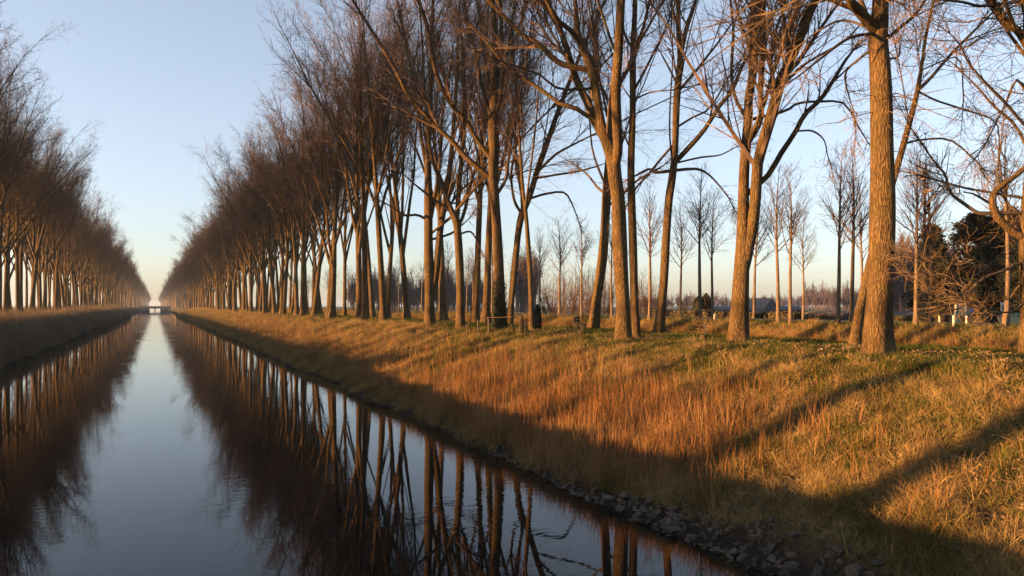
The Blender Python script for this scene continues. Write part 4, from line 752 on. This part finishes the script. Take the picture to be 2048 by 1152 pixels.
M_REEDG = straw_mat('grey_reed', [(.1, (.08, .063, .042)), (.5, (.15, .122, .084)), (.9, (.22, .185, .135))], .2)
G_REEDG = proto_collection('proto_greyreed', [blades(60 + i, 16, .95, .16, .12, .0036, M_REEDG, 4, .15) for i in range(5)])
G_REED = proto_collection('proto_reed', [blades(40 + i, 7 + i, .95, .15, .12, .0050, M_REED, 4, .14) for i in range(4)] + [blades(50, 16, .55, .2, .9, .005, M_REED, 4, .5)])
lf = []
for i in range(3):
    q = np.random.default_rng(i); V = [(-.035, 0, .0), (0, -.028, .012 * q.uniform(-1, 1.5)), (.038, 0, .01), (0, .028, .012 * q.uniform(-1, 1.5)), (0, 0, .004)]; lf.append(mesh_np('leaf', V, [(0, 1, 4), (1, 2, 4), (2, 3, 4), (3, 0, 4)], M_LEAF, False))
G_LEAF = proto_collection('proto_leaf', lf)
def field(name, col, ncol, n, x0, x1, y0, y1, label, cat, scl, ypow=2.0, lean=.25, mask=None, seed=0, far=0.0, roll=0.0):
    """points thinning with distance; farther ones larger so the cover stays closed"""
    r = np.random.default_rng(seed); y = y0 + (y1 - y0) * r.random(n) ** ypow; x = r.uniform(x0, x1, n); k = np.ones(n, bool)
    if mask is not None: k = mask(x, y, r)
    x, y = x[k], y[k]; n = len(x); s = r.uniform(*scl, n) * (1 + far * np.clip((y - 25) / 100, 0, 3)); z = zg(x, y) - .01 + (r.uniform(.03, .13, n) if name == 'fallen_leaves' else 0)
    rot = np.c_[r.normal(0, lean, n), r.normal(roll, lean, n), r.uniform(0, 6.28, n)]; scatter(name, col, np.c_[x, y, z], rot, np.c_[s, s, s * r.uniform(.8, 1.25, n)], r.integers(0, ncol, n), label, cat)
WLY = np.linspace(2, 20, 40); WLX = np.array([wl(v) for v in WLY])
rock_free = lambda x, y: x > np.interp(y, WLY, WLX) + np.where(y < 17, SW(y) * .72, 0)
slope_mask = lambda x, y, r: rock_free(x, y) & (r.random(len(x)) < (.25 + .75 * (fbm(x * 1.1, y * .8, 4) > .45)) * np.interp(x, [13.4, 14.8, 15.8, 16.8], [1, .7, .12, .03])) & (zg(x, y) > .06)
field('dry_grass', G_STRAW, 5, 30000, 8.0, 17.2, 2, 60, 'straw-coloured tussocky grass on the right bank', 'grass', (.5, 1.35), 1.5, .35, slope_mask, 1, .5)
field('dry_grass', G_STRAW, 5, 20000, 9.4, 16, 4, 30, 'matted golden grass on the near slope', 'grass', (.35, .9), 1.2, .45, slope_mask, 21, .2)
field('dry_grass', G_STRAW, 5, 22000, 8.2, 17.0, 45, 330, 'dry grass along the far part of the right bank', 'grass', (.8, 1.3), 2.0, .3, slope_mask, 2, .9)
field('turf', G_TURF, 4, 24000, 14.5, 24, 3, 120, 'short green turf under the poplars', 'grass', (.7, 1.4), 1.8, .2, None, 3, .9)
field('turf', G_TURF, 4, 20000, 10.8, 16, 3, 40, 'green patches on the near bank slope', 'grass', (.9, 1.8), 1.3, .2, lambda x, y, r: (fbm(x * .6, y * .5, 9) > .47) | (r.random(len(x)) < .15), 4, .3)
field('embankment_grass', G_STRAW, 5, 24000, 23.6, 27.0, 4, 170, 'pinkish dry grass on the road embankment', 'grass', (.8, 1.5), 1.6, .35, lambda x, y, r: r.random(len(x)) < np.interp(x, [25.8, 26.6, 27.0], [1, .45, .1]), 5, .5)
field('turf', G_TURF, 4, 12000, 25.6, 28.5, 4, 150, 'short green grass along the crest of the road embankment', 'grass', (.8, 1.5), 1.6, .2, None, 25, .6)
reed_mask = lambda x, y, r: rock_free(x, y) & (r.random(len(x)) < np.interp(y, [9, 11.5, 13, 16, 24, 31, 60, 110], [.02, .2, .8, 1, 1, .3, .18, .1])) & (r.random(len(x)) < np.interp(x, [8.0, 8.8, 11.2, 12.2, 13.6], [.5, 1, 1, .4, .05])) & (zg(x, y) > .08)
field('reeds', G_REED, 5, 23000, 8.0, 13.6, 7, 130, 'russet reeds standing along the foot of the right bank', 'reeds', (.45, 1.0), 1.6, .09, reed_mask, 6, .25)
field('reeds', G_REED, 5, 3000, 23.6, 25.6, 4, 80, 'pale reeds in the ditch below the road', 'reeds', (.5, .85), 1.4, .08, None, 7, .2)
field('left_reeds', G_REEDG, 5, 22000, -13.4, -8.7, 40, 330, 'shaded reeds along the left bank', 'reeds', (.6, 1.35), 1.9, .12, lambda x, y, r: (zg(x, y) > .02) & (r.random(len(x)) < .25 + .75 * (fbm(x * .5, y * .15, 3) > .45)), 8, .35)
field('left_grass', G_STRAW, 5, 9000, -20, -12.5, 45, 300, 'dry grass on top of the left bank', 'grass', (.8, 1.3), 1.8, .25, None, 9, .8)
field('fallen_leaves', G_LEAF, 3, 26000, 10.5, 19, 4, 34, 'pale fallen leaves scattered on the near bank', 'leaves', (.5, 1.15), 1.3, .5, lambda x, y, r: fbm(x * .6 + 5, y * .6, 14) > .42, 10)

# ------------------------------------------------------------------ haze
def haze_mat(nt, out):
    v = N(nt, 'ShaderNodeVolumePrincipled'); v.inputs['Color'].default_value = (.46, .68, 1.0, 1); v.inputs['Density'].default_value = .00015; v.inputs['Anisotropy'].default_value = .2; nt.links.new(v.outputs[0], out.inputs['Volume'])
mb = MB(); mb.box((0, 2740, 17), (9100, 5800, 42)); hz = obj('haze', mb.mesh('haze', mat('haze', haze_mat))); tag(hz, 'thin morning haze over the polder', 'haze', kind='stuff')
tri = sum(len(o.data.polygons) * 2 for o in {o.data.name: o for o in scene.objects if o.type == 'MESH'}.values())
print('TRIS', tri, 'OBJECTS', len(scene.objects))
